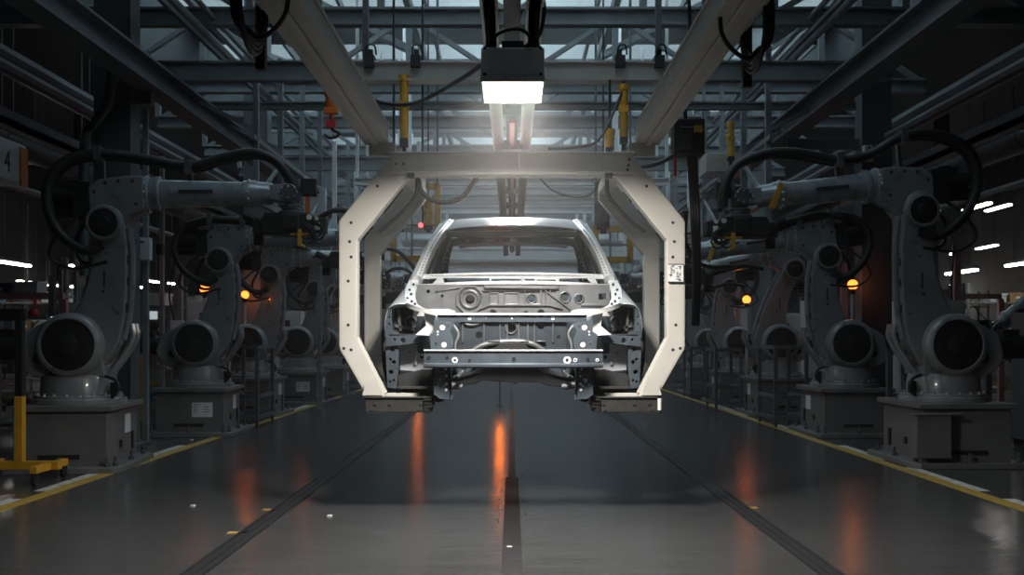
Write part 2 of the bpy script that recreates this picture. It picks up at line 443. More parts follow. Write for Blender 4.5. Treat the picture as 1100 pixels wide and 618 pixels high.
# transverse beams at the columns and between
for y, z, h, w in ((12.6,4.38,.24,.14),(13.9,4.32,.10,.1),(19.1,4.35,.26,.16),(22.5,4.3,.14,.12),(26.6,4.35,.26,.16),(30,4.3,.14,.12),(34.1,4.35,.26,.16)):
    b = MB(); b.box(-4.66, 4.66, y-w/2, y+w/2, z, z+.025); b.box(-4.66,4.66,y-.012,y+.012,z,z+h); b.box(-4.66,4.66,y-w/2,y+w/2,z+h-.02,z+h)
    struct(b, 'cross_beam', 'steel')
# roof trusses
def truss(y, z0, z1, n, mt='steel'):
    b = MB()
    b.box(-6.6, 6.6, y-.09, y+.09, z0, z0+.03); b.box(-6.6, 6.6, y-.02, y+.02, z0, z0+.2); b.box(-6.6,6.6,y-.09,y+.09,z0+.19,z0+.22)
    b.box(-6.6, 6.6, y-.07, y+.07, z1-.14, z1)
    st = 13.2/n
    for k in range(n):
        x = -6.6 + k*st
        b.bar((x,y,z0+.2),(x,y,z1-.1),.09,.09)
        if k % 2 == 0: b.bar((x+.08,y,z0+.2),(x+st-.08,y,z1-.12),.09,.07)
        else: b.bar((x+.08,y,z1-.12),(x+st-.08,y,z0+.2),.09,.07)
    struct(b, 'roof_truss', mt)
for i, y in enumerate((12.9, 16.4, 19.1, 22.0, 24.8, 27.6, 30.6, 33.6, 36.6, 39.6)):
    truss(y, 5.15, 6.35 + 0.1*(i % 2), 8)
for x in (-5.2, -3.4, -1.7, 1.7, 3.4, 5.2):
    b = MB(); b.box(x-.05, x+.05, 10.5, 46, 6.62, 6.80)
    struct(b, 'roof_purlin', 'steel')
for k, (x0, y0, x1, y1) in enumerate(((-4.6,12.9,-1.7,19.1),(4.6,12.9,1.7,19.1),(-1.7,12.9,-3.6,16.4),(1.7,12.9,3.6,16.4),(-4.6,19.1,-1.7,24.8),(4.6,19.1,1.7,24.8))):
    b = MB(); b.bar((x0,y0,6.5),(x1,y1,6.5),.12,.12); struct(b, 'roof_brace_beam', 'steel')
# far end: pale ribbed cladding with horizontal ribs above, dark openings below
b = MB()
for k in range(15):
    z = 2.4 + k*0.33
    b.prism([(33.0,z),(32.78,z+.05),(32.78,z+.19),(33.0,z+.22),(33.0,z+.325),(33.06,z+.325),(33.06,z)], -4.25, 4.25, 'x')
struct(b, 'wall_end_cladding', 'clad')
b = MB()
for k in range(9):
    x = -4.2 + k*1.05
    if abs(x) > 1.7: b.box(x-.05, x+.05, 33.06, 33.16, 0, 7.35)
struct(b, 'wall_end_post', 'steel')
# intermediate stiffener beams seen behind the car (horizontal bars across the line)
for y, z, h in ((17.6,3.05,.13),(20.0,3.35,.16),(22.6,2.95,.14),(25.2,3.3,.18),(28.4,3.0,.16),(31,3.6,.2),(36,3.1,.2)):
    b = MB(); b.box(-3.1, 3.1, y-.07, y+.07, z, z+h)
    for x in (-3.05, -1.6, 1.6, 3.05): b.box(x-.035, x+.035, y-.035, y+.035, z+h, 4.6 if y < 36 else 5.2)
    struct(b, 'portal_beam', 'clad')
for y, py, xw, h in ((17,196,2.6,.10),(18.3,206,1.9,.12),(19.6,217,2.8,.09),(21,226,2.2,.13),(22.5,203,2.9,.12),(24,214,2.4,.14),(25.5,223,2.9,.12),(27,196,3.0,.16),(20.6,262,2.2,.10),(23.4,271,2.6,.12),(26.4,284,2.7,.13),(29.4,291,2.9,.14),(18.8,285,1.9,.08)):
    z = Z_(py, y); b = MB(); b.box(-xw, xw, y-.06, y+.06, z-h/2, z+h/2); b.box(-xw, xw, y-.1, y+.1, z+h/2, z+h/2+.015)
    for x in (-xw+.03, xw-.03): b.box(x-.025, x+.025, y-.025, y+.025, z+h/2, 7.6)
    struct(b, 'portal_beam', 'clad')
# mesh-side hanging posts between the girder and the lower trays
for s in (-1, 1):
    for y in (13.2, 14.6, 16.1, 17.6, 20.6, 22.2, 23.8, 25.4, 28, 30, 32):
        b = MB(); x = s*(3.3)
        b.box(x-.035, x+.035, y-.035, y+.035, 3.0, 5.2)
        b.bar((x,y,3.9),(x+s*1.0,y,4.4),.05,.05)
        struct(b, 'hanger_post_beam', 'steel')
    b = MB(); b.box(s*3.3-.04, s*3.3+.04, 13, 36, 2.96, 3.05); b.box(s*3.3-.03, s*3.3+.03, 13, 36, 3.75, 3.81)
    for k in range(14): b.bar((s*3.3, 13.2+k*1.6, 3.02),(s*3.3, 14.8+k*1.6, 3.78),.04,.04)
    struct(b, 'side_lattice_beam', 'steel')
    # sloping conduits and pipes high up along the line
    for (x, z, r) in ((3.9,5.1,.05),(3.75,5.25,.035),(5.2,4.0,.07),(5.7,4.4,.09),(6.2,3.1,.05)):
        b = MB(); b.tube([(s*x,6,z),(s*x,44,z)], r, 8, sm=1)
        tag(b.build('service_pipe', 'steel' if r < .06 else 'steeldk', loc=(s*x,6,z)),
            '%s grey service pipe running along the %s side at %s' % ({.05:'slim',.035:'thin',.07:'round',.09:'thick'}[r], 'left' if s < 0 else 'right',
             {5.1:'roof height above the crane girder',5.25:'roof height over the slim pipe',4.0:'girder height outside the columns',4.4:'the height of the aisle beam',3.1:'arm height behind the columns'}[z]), 'pipe')

# ================================================================== overhead rails
for s in (-1, 1):
    b = MB(); x = s*0.93
    b.box(x-.085, x+.085, 1.2, 7.08, 2.545, 2.565)
    b.box(x-s*0.065-.012, x-s*0.065+.012, 1.2, 7.08, 2.565, 2.675)
    b.box(x-.085, x+.085, 1.2, 7.08, 2.67, 2.685)
    b.box(x-.02, x+.02, 1.2, 7.08, 2.525, 2.545)
    r_ = thing('overhead_rail', 'grey beige overhead rail on the %s, running to the carrier' % ('left with the hook hoist' if s < 0 else 'right by the cable bundle'), 'rail', (x,7,2.545))
    o = b.build('beam', 'railgrey', r_, bev=0.003); o.location = (-x,-7,-2.545)
    c = MB()
    c.prism([(x+s*.10,2.60),(x+s*.135,2.60),(x+s*.135,2.625),(x+s*.115,2.63),(x+s*.135,2.635),(x+s*.135,2.66),(x+s*.115,2.665),(x+s*.135,2.67),(x+s*.135,2.70),(x+s*.10,2.70)], 1.2, 4.9, 'y')
    o = c.build('conductor_bar', 'alu', r_); o.location = (-x,-7,-2.545)
    c = MB()
    for y in (2.2, 3.5, 4.8): c.box(x-.03, x+.03, y-.05, y+.05, 2.685, 7.601)
    o = c.build('hanger_rod', 'steeldk', r_); o.location = (-x,-7,-2.545)
# centre twin rail
t = thing('twin_rail', 'pale twin monorail running down the centre above the work lamp', 'rail', (0,8,3.0))
for s in (-1, 1):
    b = MB(); x = s*0.125
    b.box(x-.035, x+.035, -6.0, 14, 0.0, 0.16)
    b.box(x-.05, x+.05, -6.0, 14, 0.0, 0.012)
    for k in range(3): b.box(x-s*.035-.004, x-s*.035+.004, -6, 14, .03+.04*k, .05+.04*k)
    b.build('rail_bar', 'cream', t, bev=0.003)
b = MB()
for k in range(12): b.box(-.10, .10, -5.6+k*1.5, -5.52+k*1.5, 0.05, 0.13)
b.build('spacer', 'steeldk', t)
b = MB(); b.box(-.05,.05,-6,14,.10,.15); b.build('conductor', 'black', t)
b = MB()
for k in range(5): b.box(-.03,.03,-3.0+k*3.6,-2.94+k*3.6,.16, 4.601)
b.build('hanger_rod', 'steeldk', t)
b = MB(); b.box(-.02,.02, 0.4, 13, -.02, 0.0); b.build('collector_strip', 'pinkpipe', t)

# ================================================================== work lamp
LX, LY, LZ = 0.004, 5.75, 2.585
lamp = thing('work_lamp', 'bright square work lamp hanging under the twin rail above the car', 'lamp', (LX, LY, LZ))
b = MB(); b.box(-.170,.170,-.255,.255,.03,.185); b.build('housing', 'housing', lamp, bev=0.008)
b = MB(); b.prism(rect(-.174,.174,-.26,.26), 0.0, .031, 'z', holes=[rect(-.164,.164,-.248,.248)]); b.build('bezel', 'cab', lamp)
b = MB(); b.box(-.164,.164,-.248,.248,.004,.016); b.build('diffuser', 'lampface', lamp)
b = MB()
for sx in (-1,1):
    for sy in (-1,1): b.cyl((sx*.14,sy*.2,.18),(sx*.125,sy*.19,.43),.008,n=8)
b.box(-.06,.06,-.15,.15,.185,.25); b.build('mount', 'steeldk', lamp)
b = MB()
for sx in (-1,1):
    for z in (.05,.19): b.cyl((sx*.15,-.254,z-.01),(sx*.15,-.262,z-.01),.009,n=8)
b.build('screw', 'black', lamp)
b = MB()
b.tube([(.05,-.1,.22),(.14,-.12,.28),(.17,-.2,.42),(.12,-.3,.5),(.02,-.3,.47)],.012)
b.tube([(-.14,-.1,.22),(-.08,-.14,.29),(.03,-.16,.31),(.1,-.14,.27),(.12,-.1,.22)],.010)
b.build('cable', 'rubber', lamp)

al = bpy.data.lights.new('work_lamp_light', 'AREA'); al.shape = 'RECTANGLE'; al.size = .32; al.size_y = .48
al.energy = LAMP_WATTS; al.color = (1.0, 0.955, 0.89); al.spread = R(159)
ao = bpy.data.objects.new('lamp_light', al); COL.objects.link(ao); ao.parent = lamp; ao.location = (0,0,.002)

t = thing('work_lamp', 'added fill lamp for the car roof, unseen under the twin rail behind the carrier crossbeam', 'lamp', (0, 9.5, 2.83))
b = MB(); b.box(-.17,.17,-.20,.20,.02,.10); b.build('housing', 'housing', t, bev=.006)  # this lamp is added, unseen behind the crossbeam, to light the roof
b = MB(); b.prism(rect(-.174,.174,-.205,.205), 0.0, .022, 'z', holes=[rect(-.164,.164,-.195,.195)]); b.build('bezel', 'cab', t)
b = MB(); b.box(-.164,.164,-.195,.195,.004,.014); b.build('diffuser', 'lampface', t)
b = MB(); b.box(-.10,.10,-.05,.05,.10,.17); b.build('mount', 'steeldk', t)
al = bpy.data.lights.new('roof_fill_light', 'AREA'); al.shape = 'RECTANGLE'; al.size = .32; al.size_y = .38
al.energy = ROOF_FILL_WATTS; al.color = (1.0, 0.97, 0.93); al.spread = R(158)
ao = bpy.data.objects.new('lamp_light', al); COL.objects.link(ao); ao.parent = t; ao.location = (0,0,.002)
# ================================================================== car body in white
car = thing('car_shell', 'bare silver car body shell without doors or hood held in the cream carrier', 'car', (0, 7.0, 0.80))
CO = Vector((0, 7.0, 0.80))
def cb(mb, name, mats, parent=None, **k):
    o = mb.build(name, mats, parent or car, **k)
    if parent is None: o.location = -CO
    return o
CX = 0.01
def S2(mb_fn, name, mats, label=None, **k):
    out = []
    for s in (-1, 1):
        X = Matrix.Translation((CX,0,0)) @ (Matrix.Scale(-1,4,(1,0,0)) if s < 0 else Matrix.Identity(4))
        m = MB(X); mb_fn(m); out.append(cb(m, name, mats, **k))
    return out
# tumblehome: half width of the side as a function of height
def hw(z):
    if z < 1.66: return 0.80 + 0.10*math.exp(-((z-1.3)/.28)**2)
    t = min(1, (z-1.66)/0.58); return 0.80 - 0.20*t - 0.02*t*t
def hwy(z, y): return hw(z) + (0.055*max(0, min(1, (y-8.4)/1.1)) if z > 1.6 else 0)
# roof skin
def roofz(y):
    pts = [(8.30,2.115),(8.55,2.20),(8.9,2.265),(9.4,2.305),(10.0,2.30),(10.6,2.235),(10.8,2.19)]
    for (a,za),(b_,zb) in zip(pts, pts[1:]):
        if a <= y <= b_:
            t=(y-a)/(b_-a); return za+(zb-za)*t
    return pts[-1][1]
rows = []
for i in range(15):
    y = 8.30 + 2.5*i/14
    w = 0.57
    row = []
    for j in range(-8, 9):
        u = j/8
        z = roofz(y) - 0.028*abs(u)**2.2 - (0.02 if abs(j) == 8 else 0)
        row.append((CX + w*u, y - (0.06*(1-u*u) if i == 0 else 0.045*(1-u*u) if i == 1 else 0), z))
    rows.append(row)
m = MB(); m.grid(rows)
cb(m, 'roof_panel', 'skin', solid=0.008, sub=1)
# roof bows and headers under the skin
m = MB()
for y, h in ((8.42,.035),(9.1,.025),(9.8,.025)):
    z = roofz(y) - .05
    m.prism([(y-.05,z-.06),(y+.05,z-.06),(y+.05,z-.06+h),(y-.05,z-.06+h)], CX-.55, CX+.55, 'x')
cb(m, 'roof_bow', 'galvdk', bev=.004)
m = MB()
hol = [circ(x, 2.145, .012, 8) for x in (-.42,-.3,-.12,.2,.34)] + [rect(-.02,.06,2.135,2.165), rect(-.25,-.17,2.135,2.16)]
m.prism([(-.63,2.05),(-.57,2.095),(-.5,2.11),(-.25,2.125),(0,2.13),(.25,2.125),(.5,2.11),(.57,2.095),(.63,2.05),(.62,2.16),(.3,2.185),(0,2.19),(-.3,2.185),(-.62,2.16)], 9.76, 9.82, 'y', holes=hol)
cb(m, 'rear_header', 'galvdk', bev=.003)
# A pillars: bright outer flange, spot weld dots, inner dark flange
AP = [(9.3,.575,2.262),(8.9,.565,2.225),(8.55,.568,2.160),(8.30,.600,2.075),(8.20,.628,2.02),(8.10,.662,1.945),(8.0,.695,1.86),(7.88,.725,1.755),(7.76,.745,1.665)]
def apil(m):
    vs=[]; fs=[]
    for (y,x,z) in AP:
        vs += [(x-.052,y-.01,z+.012),(x-.018,y-.04,z+.022),(x+.018,y-.02,z+.012),(x+.04,y+.05,z-.02),(x+.02,y+.09,z-.05),(x-.045,y+.05,z-.05)]
    n=6
    for i in range(len(AP)-1):
        for k in range(n): fs.append((i*n+k,i*n+(k+1)%n,(i+1)*n+(k+1)%n,(i+1)*n+k))
    fs += [tuple(range(n)), tuple(len(vs)-1-k for k in range(n))]
    m.add(vs, fs)
aps = S2(apil, 'pillar', 'flange', bev=.004)
for s, o in zip((-1,1), aps):
    m = MB()
    for i in range(1, len(AP)-1):
        for t in (0.0, .25, .5, .75):
            a, c = Vector(AP[i]), Vector(AP[i+1]); p = a.lerp(c, t)
            m.ball((CX+s*(p.y-.035), p.x-.027, p.z+.017), .005, 6)
    m.build('spot_weld', 'ink', o)
# body sides: sill, door openings, pillars, quarter panel as one pressed panel per side
def side(m):
    outer = [(7.82,.90),(7.80,1.0),(7.95,1.10),(8.02,1.35),(7.98,1.60),(8.02,1.70),(8.20,1.86),(8.42,2.06),(8.8,2.20),(9.3,2.25),(9.9,2.245),(10.5,2.17),(10.85,1.95),(11.15,1.66),(11.35,1.55),(11.42,1.2),(11.38,1.0),(11.1,.98),(11.05,1.2),(10.9,1.36),(10.65,1.42),(10.4,1.36),(10.25,1.2),(10.2,.98),(10.1,.90)]
    h1 = [(8.16,1.02),(8.20,1.60),(8.34,1.84),(8.58,2.06),(8.9,2.15),(9.12,2.16),(9.2,1.6),(9.18,1.02)]
    h2 = [(9.36,1.02),(9.38,1.6),(9.34,2.165),(9.9,2.15),(10.25,2.05),(10.36,1.8),(10.3,1.5),(10.06,1.3),(9.98,1.02)]
    h3 = [(10.52,1.72),(10.42,1.98),(10.55,1.98),(10.8,1.8),(10.86,1.7)]
    def fn(q):
        x,y,z=q; return (hwy(z, y)+x, y, z)
    # densify straight edges so the curve in z is followed
    def dens(L):
        o=[]
        for a,c in zip(L, L[1:]+L[:1]):
            n=max(1,int(math.dist(a,c)/.12))
            o += [(a[0]+(c[0]-a[0])*k/n, a[1]+(c[1]-a[1])*k/n) for k in range(n)]
        return o
    m.prism(dens(outer), -.035, .015, 'x', holes=[dens(h1),dens(h2),dens(h3)], fn=fn)
S2(side, 'body_side', 'skin')
# inner reinforcements of the pillars with piercings (seen through the windscreen opening)
def inner(m):
    for (y0,z0,y1,z1,w) in ((9.27,1.05,9.27,2.16,.11),):
        for k in range(6):
            t0,t1=k/6,(k+1)/6
            za,zb=z0+(z1-z0)*t0,z0+(z1-z0)*t1
            m.bar((hw(za)-.045,y0+(y1-y0)*t0,za),(hw(zb)-.045,y0+(y1-y0)*t1,zb),.05,w,0,up=(0,1,0))
    # rear screen pillar faces turned towards the front, with pierced face
    m.prism([(.64,2.15),(.52,2.155),(.58,2.08),(.605,1.98),(.625,1.80),(.65,1.55),(.78,1.5),(.765,1.70),(.715,1.95)], 9.75, 9.81, 'y', holes=[circ(.655,2.02,.014,8),circ(.65,1.94,.010,8),circ(.68,1.87,.018,8),circ(.665,1.77,.012,8),circ(.70,1.68,.016,8),circ(.61,2.105,.014,8)])
    for (x,z) in ((.63,1.98),(.665,1.90),(.648,1.83),(.69,1.80),(.67,1.72),(.62,2.05)): m.cyl((x,9.749,z),(x,9.735,z),.008,n=8,m=1)
S2(inner, 'inner_pillar', ['galvdk','white'], bev=.003)
def rearp(m):
    m.tube([(.585,8.75,2.13),(.645,8.75,1.95),(.70,8.75,1.7)],.012,6)
    m.tube([(.60,9.15,2.14),(.66,9.15,1.93),(.72,9.15,1.66)],.014,6)
    m.tube([(.60,9.5,2.13),(.655,9.5,1.93),(.71,9.5,1.66)],.016,6)
S2(rearp, 'door_seal_flange', 'galv')
# rear shelf / seat back panel, floor, tunnel, rear panel
m = MB()
m.box(CX-.70,CX+.70,7.9,10.9,.90,.93)
m.prism([(-.20,.93),(-.15,1.12),(-.09,1.17),(.09,1.17),(.15,1.12),(.20,.93)],7.7,10.2,'y')
m.box(CX-.68,CX+.68,9.0,9.1,.93,1.0); m.box(CX-.68,CX+.68,10.2,10.25,.93,1.2)
cb(m, 'floor_pan', 'under', bev=.004)
m = MB(); m.prism([(-.74,1.0),(-.78,1.45),(-.62,1.50),(0,1.53),(.62,1.50),(.78,1.45),(.74,1.0)],11.2,11.25,'y')
m.prism([(10.55,1.50),(10.8,1.53),(11.2,1.53),(11.2,1.50),(10.8,1.49),(10.55,1.46)],-.66,.66,'x')
cb(m, 'rear_panel', 'galv')
# cowl: shelf with slots, lightened for the lamp light on its top
def cowlfn(q):
    x, t, h = q                      # t: 0 back .. 1 front, bowed forward in the middle
    bow = 0.07*(1-(x/.77)**2)
    return (CX+x, 7.86 - bow - .14*t + .10*t*abs(x/.77)**3, 1.685 - .085*t + .015*(1-(x/.77)**2) + h)
def dens2(L, step=.09):
    o=[]
    for a,c in zip(L, L[1:]+L[:1]):
        n=max(1,int(abs(a[0]-c[0])/step))
        o += [(a[0]+(c[0]-a[0])*k/n, a[1]+(c[1]-a[1])*k/n) for k in range(n)]
    return o
m = MB()
slots = [dens2([(-.54,.28),(-.52,.88),(-.18,.84),(-.18,.42)]), rect(-.165,.055,.46,.84), rect(.085,.16,.46,.82), rect(.18,.32,.52,.82),
         dens2([(.345,.42),(.345,.84),(.60,.88),(.56,.30)]), [(-.72,.28),(-.72,.9),(-.61,.93),(-.57,.32)], [(.62,.32),(.64,.93),(.73,.9),(.73,.28)]]
slots = [s if len(s) > 4 else dens2(s) for s in slots]
m.prism(dens2([(-.77,0),(.77,0),(.77,1.0),(-.77,1.0)]), 0, .012, 'z', holes=slots, fn=cowlfn)
cb(m, 'cowl_panel', 'flange')
m = MB(); m.prism(dens2([(-.72,.1),(.72,.1),(.72,.85),(-.72,.85)]), -.07, -.06, 'z', fn=cowlfn); cb(m, 'cowl_slot_shade', 'black')  # black sheet added so the slots look deep in shade
# firewall with piercings, embossed ring and panels
FW = 7.69
fx = lambda px: X_(px, FW)
fz = lambda py: Z_(py, FW)
H = [circ(fx(505),fz(321.5),.036,16), circ(fx(518.5),fz(321),.014), circ(fx(571),fz(321),.026), circ(fx(607),fz(319.5),.028), circ(fx(622),fz(321),.026),
     rect(fx(643),fx(651),fz(322),fz(315.5)), circ(fx(530),fz(336),.026), circ(fx(565),fz(336),.016), circ(fx(581),fz(336),.026), circ(fx(460),fz(313),.014), circ(fx(475),fz(318),.012)]
m = MB(); m.prism([(fx(447),fz(345)),(fx(447),fz(306)),(fx(655),fz(306)),(fx(655),fz(345))], FW, FW+.02, 'y', holes=H)
fw_ = cb(m, 'firewall', 'galv')
m = MB()
for (c, r0, r1) in (((505,321.5),.085,.05),((607,319.5),.045,.033),((571,321),.042,.03),((622,321),.04,.03)):
    m.lathe((fx(c[0]),FW+.004,fz(c[1])),(0,-1,0),[(r1,0),(r1,.018),((r0+r1)/2,.026),(r0,.006),(r0,0)],20)
oc = [(fx(505)+.115*math.cos(math.pi/8+math.pi/4*k), fz(322)+.115*math.sin(math.pi/8+math.pi/4*k)) for k in range(8)]
oi = [(fx(505)+.098*math.cos(math.pi/8+math.pi/4*k), fz(322)+.098*math.sin(math.pi/8+math.pi/4*k)) for k in range(8)]
m.prism(oc, FW-.02, FW+.002, 'y', holes=[oi])
for (a,c,d,e) in ((525,536,328,314),(541,558,328,314),(563,582,328,308),(585,592,330,308)):
    r1 = rect(fx(a),fx(c),fz(d),fz(e)); r2 = rect(fx(a)+.012,fx(c)-.012,fz(d)+.012,fz(e)-.012)
    m.prism(r1, FW-.014, FW+.002, 'y', holes=[r2])
m.prism([(fx(520),fz(310)),(fx(600),fz(311)),(fx(600),fz(307)),(fx(520),fz(306.5))], FW-.03, FW, 'y')
m.prism([(fx(516),fz(333)),(fx(526),fz(329)),(fx(590),fz(329)),(fx(604),fz(333)),(fx(604),fz(330.5)),(fx(591),fz(327)),(fx(525),fz(327)),(fx(514),fz(331))], FW-.025, FW, 'y')
m.bar((fx(585),FW-.01,fz(312)),(fx(612),FW-.01,fz(332)),.012,.03,0,up=(0,1,0))
m.bar((fx(468),FW-.01,fz(313)),(fx(494),FW-.01,fz(309)),.012,.02,0,up=(0,1,0))
m.box(fx(624),fx(652),FW-.025,FW,fz(329),fz(326))
m.build('embossing', 'galv', fw_, bev=.004)
m = MB(); m.lathe((fx(505),FW+.03,fz(321.5)),(0,-1,0),[(0,0),(.05,0),(.05,.02),(.02,.03),(.02,.06),(0,.06)],14); m.build('grommet', 'black', fw_)
# lower firewall, further back, with tunnel arch
LW = 7.75
lx = lambda px: X_(px, LW); lz = lambda py: Z_(py, LW)
H = [circ(lx(514.5),lz(360),.026), circ(lx(549),lz(352),.038), circ(lx(581),lz(350),.028), circ(lx(465),lz(360),.03), circ(lx(636),lz(360),.028), circ(lx(600),lz(362),.014)]
m = MB(); m.prism([(lx(445),lz(400)),(lx(445),lz(338)),(lx(655),lz(338)),(lx(655),lz(400)),(lx(596),lz(402)),(lx(575),lz(383)),(lx(565),lz(377)),(lx(530),lz(377)),(lx(519),lz(383)),(lx(502),lz(402))], LW, LW+.02, 'y', holes=H)
lf = cb(m, 'dash_lower_panel', 'galvdk')
m = MB()
ar = [(lx(498),lz(388)),(lx(508),lz(377)),(lx(522),lz(370)),(lx(545),lz(367)),(lx(566),lz(368)),(lx(580),lz(374)),(lx(594),lz(388))]
m.tube([(p[0],LW-.02,p[1]) for p in ar], .022, 8, 0)
for a in (497,520,537,545,557,567,574,594): m.bar((lx(a),LW-.008,lz(345)),(lx(a),LW-.008,lz(368)),.012,.022,0,up=(0,1,0))
m.tube([(lx(497),LW-.02,lz(346)),(lx(503),LW-.02,lz(349)),(lx(510),LW-.02,lz(349)),(lx(518),LW-.02,lz(346))],.012,8)
m.lathe((lx(549),LW,lz(352)),(0,-1,0),[(.05,0),(.05,.02),(.038,.02),(.038,0)],16)
for a,c_ in ((524,537),(559,568),(576,586)): m.box(lx(a),lx(c_),LW-.05,LW,lz(367.5),lz(366))
m.build('embossing', 'galv', lf, bev=.003)
m = MB(); m.prism([(lx(516),lz(388)),(lx(526),lz(379)),(lx(566),lz(379)),(lx(577),lz(388)),(lx(577),lz(396)),(lx(516),lz(396))], LW+.06, LW+.08, 'y'); m.build('tunnel_panel', 'cream', lf)
part_label(lf.children[-1], 'pale tunnel face')
# strut towers, dome tops lightened for the light from above
def tower(m):
    m.lathe((.56,7.52,1.10),(0,0,1),[(.17,0),(.17,.22),(.16,.27)],24,1)
    m.lathe((.56,7.52,1.10),(0,0,1),[(.16,.27),(.13,.315),(.08,.325),(.05,.31),(.05,.28),(0,.28)],24,0)
    m.prism([(.40,1.1),(.40,1.30),(.75,1.46),(.78,1.1)],7.62,7.66,'y',m=1)
S2(tower, 'strut_tower', ['flange','galvdk'])
# apron rails: bright flanges from cowl round to the tie bar
def apron(m):
    path = [(.755,7.80,1.645,.035),(.765,7.62,1.565,.038),(.755,7.48,1.50,.040),(.725,7.34,1.452,.042),(.665,7.22,1.425,.036),(.57,7.14,1.397,.028),(.46,7.08,1.377,.02)]
    vs=[];fs=[]
    for i,(x,y,z,w) in enumerate(path):
        a=Vector(path[max(i-1,0)][:3]); c=Vector(path[min(i+1,len(path)-1)][:3]); d=(c-a).normalized()
        s=d.cross(Vector((0,0,1))).normalized()
        p=Vector((x,y,z))
        vs += [p-s*w+Vector((0,0,.012)),p+s*w,p+s*w-Vector((0,0,.02)),p-s*w-Vector((0,0,.02))]
    for i in range(len(path)-1):
        for k in range(4): fs.append((i*4+k,i*4+(k+1)%4,(i+1)*4+(k+1)%4,(i+1)*4+k))
    fs += [(0,1,2,3),(len(vs)-1,len(vs)-2,len(vs)-3,len(vs)-4)]
    m.add(vs,fs)
for s, o in zip((-1,1), S2(apron, 'apron_rail', 'flange')):
    m = MB()
    for (x,y,z) in ((.75,7.7,1.615),(.77,7.6,1.57),(.75,7.52,1.535),(.77,7.45,1.50),(.73,7.36,1.475),(.70,7.28,1.455)):
        m.ball((CX+s*x,y,z),.010,8)
    m.build('dark_piercing', 'ink', o)  # dark beads put in for the shade inside the piercings
# inner headlamp walls, lightened as lit by the lamp
def hwall(m):
    m.prism([(.633,1.415),(.548,1.389),(.548,1.252),(.587,1.226),(.69,1.233),(.613,1.298)],7.18,7.20,'y')
S2(hwall, 'headlamp_side_wall', 'flange', bev=.003)
# front tie bar
TB = 7.05
tx = lambda px: X_(px, TB); tz = lambda py: Z_(py, TB)
m = MB()
hol = [circ(tx(a),tz(342),r) for a,r in ((504.5,.014),(522,.006),(550,.009),(578,.005),(594,.014),(490,.006))]
m.prism([(tx(470),tz(346)),(tx(470),tz(338.5)),(tx(630),tz(338.5)),(tx(630),tz(346))], TB, TB+.015, 'y', holes=hol)
tb = cb(m, 'front_tie_bar', 'galvdk')
m = MB(); m.box(tx(470),tx(630),TB-.02,TB+.075,tz(338.5),tz(338.5)+.012); part_label(m.build('top_flange', 'flange', tb), 'lamp-lightened top flange')
# radiator support uprights
UP = 7.0
def upr(m):
    a = lambda px: abs(X_(px, UP)) - .0
    pts = [(.40,1.31),(.545,1.335),(.54,1.255),(.575,1.235),(.565,1.12),(.42,1.12),(.41,1.2),(.435,1.26)]
    hol = [circ(.485,1.284,.020),circ(.517,1.255,.009),circ(.517,1.235,.007),circ(.475,1.165,.022),circ(.45,1.29,.007),circ(.53,1.17,.009)]
    m.prism(pts, UP, UP+.02, 'y', holes=hol)
S2(upr, 'radiator_support_upright', 'galvdk', bev=.002)
def upr2(m):
    m.tube([(.41,UP+.01,1.30),(.375,UP+.01,1.24),(.395,UP+.01,1.18),(.40,UP+.01,1.13)],.009,8)
S2(upr2, 'upright_edge', 'galv')
# bright discs (locating pads) on the uprights and bumper
m = MB()
for s in (-1,1):
    for (x,z,r) in ((.485,1.284,.019),(.517,1.255,.008),(.517,1.236,.007),(.475,1.165,.018)):
        m.cyl((CX+s*x,UP+.004,z),(CX+s*x,UP+.012,z),r,n=14)
for px,r in ((504.5,.013),(594,.013),(550,.007)): m.cyl((tx(px),TB+.004,tz(342)),(tx(px),TB+.01,tz(342)),r,n=14)
cb(m, 'locating_pad', 'white')
# bumper beam
BD = 6.86
def bumpfn(q):
    x,y,z=q; return (x, y-.07*(1-(x/.6)**2), z)
m = MB()
prof = [(BD,1.12),(BD,1.045),(BD-.02,1.035),(BD-.02,1.02),(BD,1.01),(BD+.07,1.01),(BD+.07,1.125),(BD,1.125)]
n=24
vs=[];fs=[]
for i in range(n+1):
    x = X_(455.5,BD) + (X_(647.5,BD)-X_(455.5,BD))*i/n
    for (y,z) in prof: vs.append(bumpfn((x,y,z)))
k=len(prof)
for i in range(n):
    for j in range(k): fs.append((i*k+j,i*k+(j+1)%k,(i+1)*k+(j+1)%k,(i+1)*k+j))
fs += [tuple(range(k)), tuple(n*k+k-1-j for j in range(k))]
m.add(vs,fs)
bb = cb(m, 'bumper_beam', 'galvdk', ang=25)
m = MB()
vs=[];fs=[]
for i in range(n+1):
    x = X_(455.5,BD) + (X_(647.5,BD)-X_(455.5,BD))*i/n
    for (y,z) in ((BD-.012,1.125),(BD+.075,1.125),(BD+.075,1.133),(BD-.012,1.133)): vs.append(bumpfn((x,y,z)))
for i in range(n):
    for j in range(4): fs.append((i*4+j,i*4+(j+1)%4,(i+1)*4+(j+1)%4,(i+1)*4+j))
fs += [(0,1,2,3),(n*4+3,n*4+2,n*4+1,n*4)]
m.add(vs,fs); part_label(m.build('top_flange', 'flange', bb), 'lamp-lightened top flange')
m = MB()
for px,py,r in ((461,384,.012),(481,384,.010),(505,387,.009),(552,385.5,.014),(616,386,.010),(631,386,.012)):
    x=X_(px,BD); y=BD-.07*(1-(x/.6)**2); m.cyl((x,y-.004,Z_(py,BD)),(x,y+.004,Z_(py,BD)),r,n=12)
m.build('bolt_or_hole', 'black', bb)  # dark discs stand for the shade in the beam's holes
m = MB()
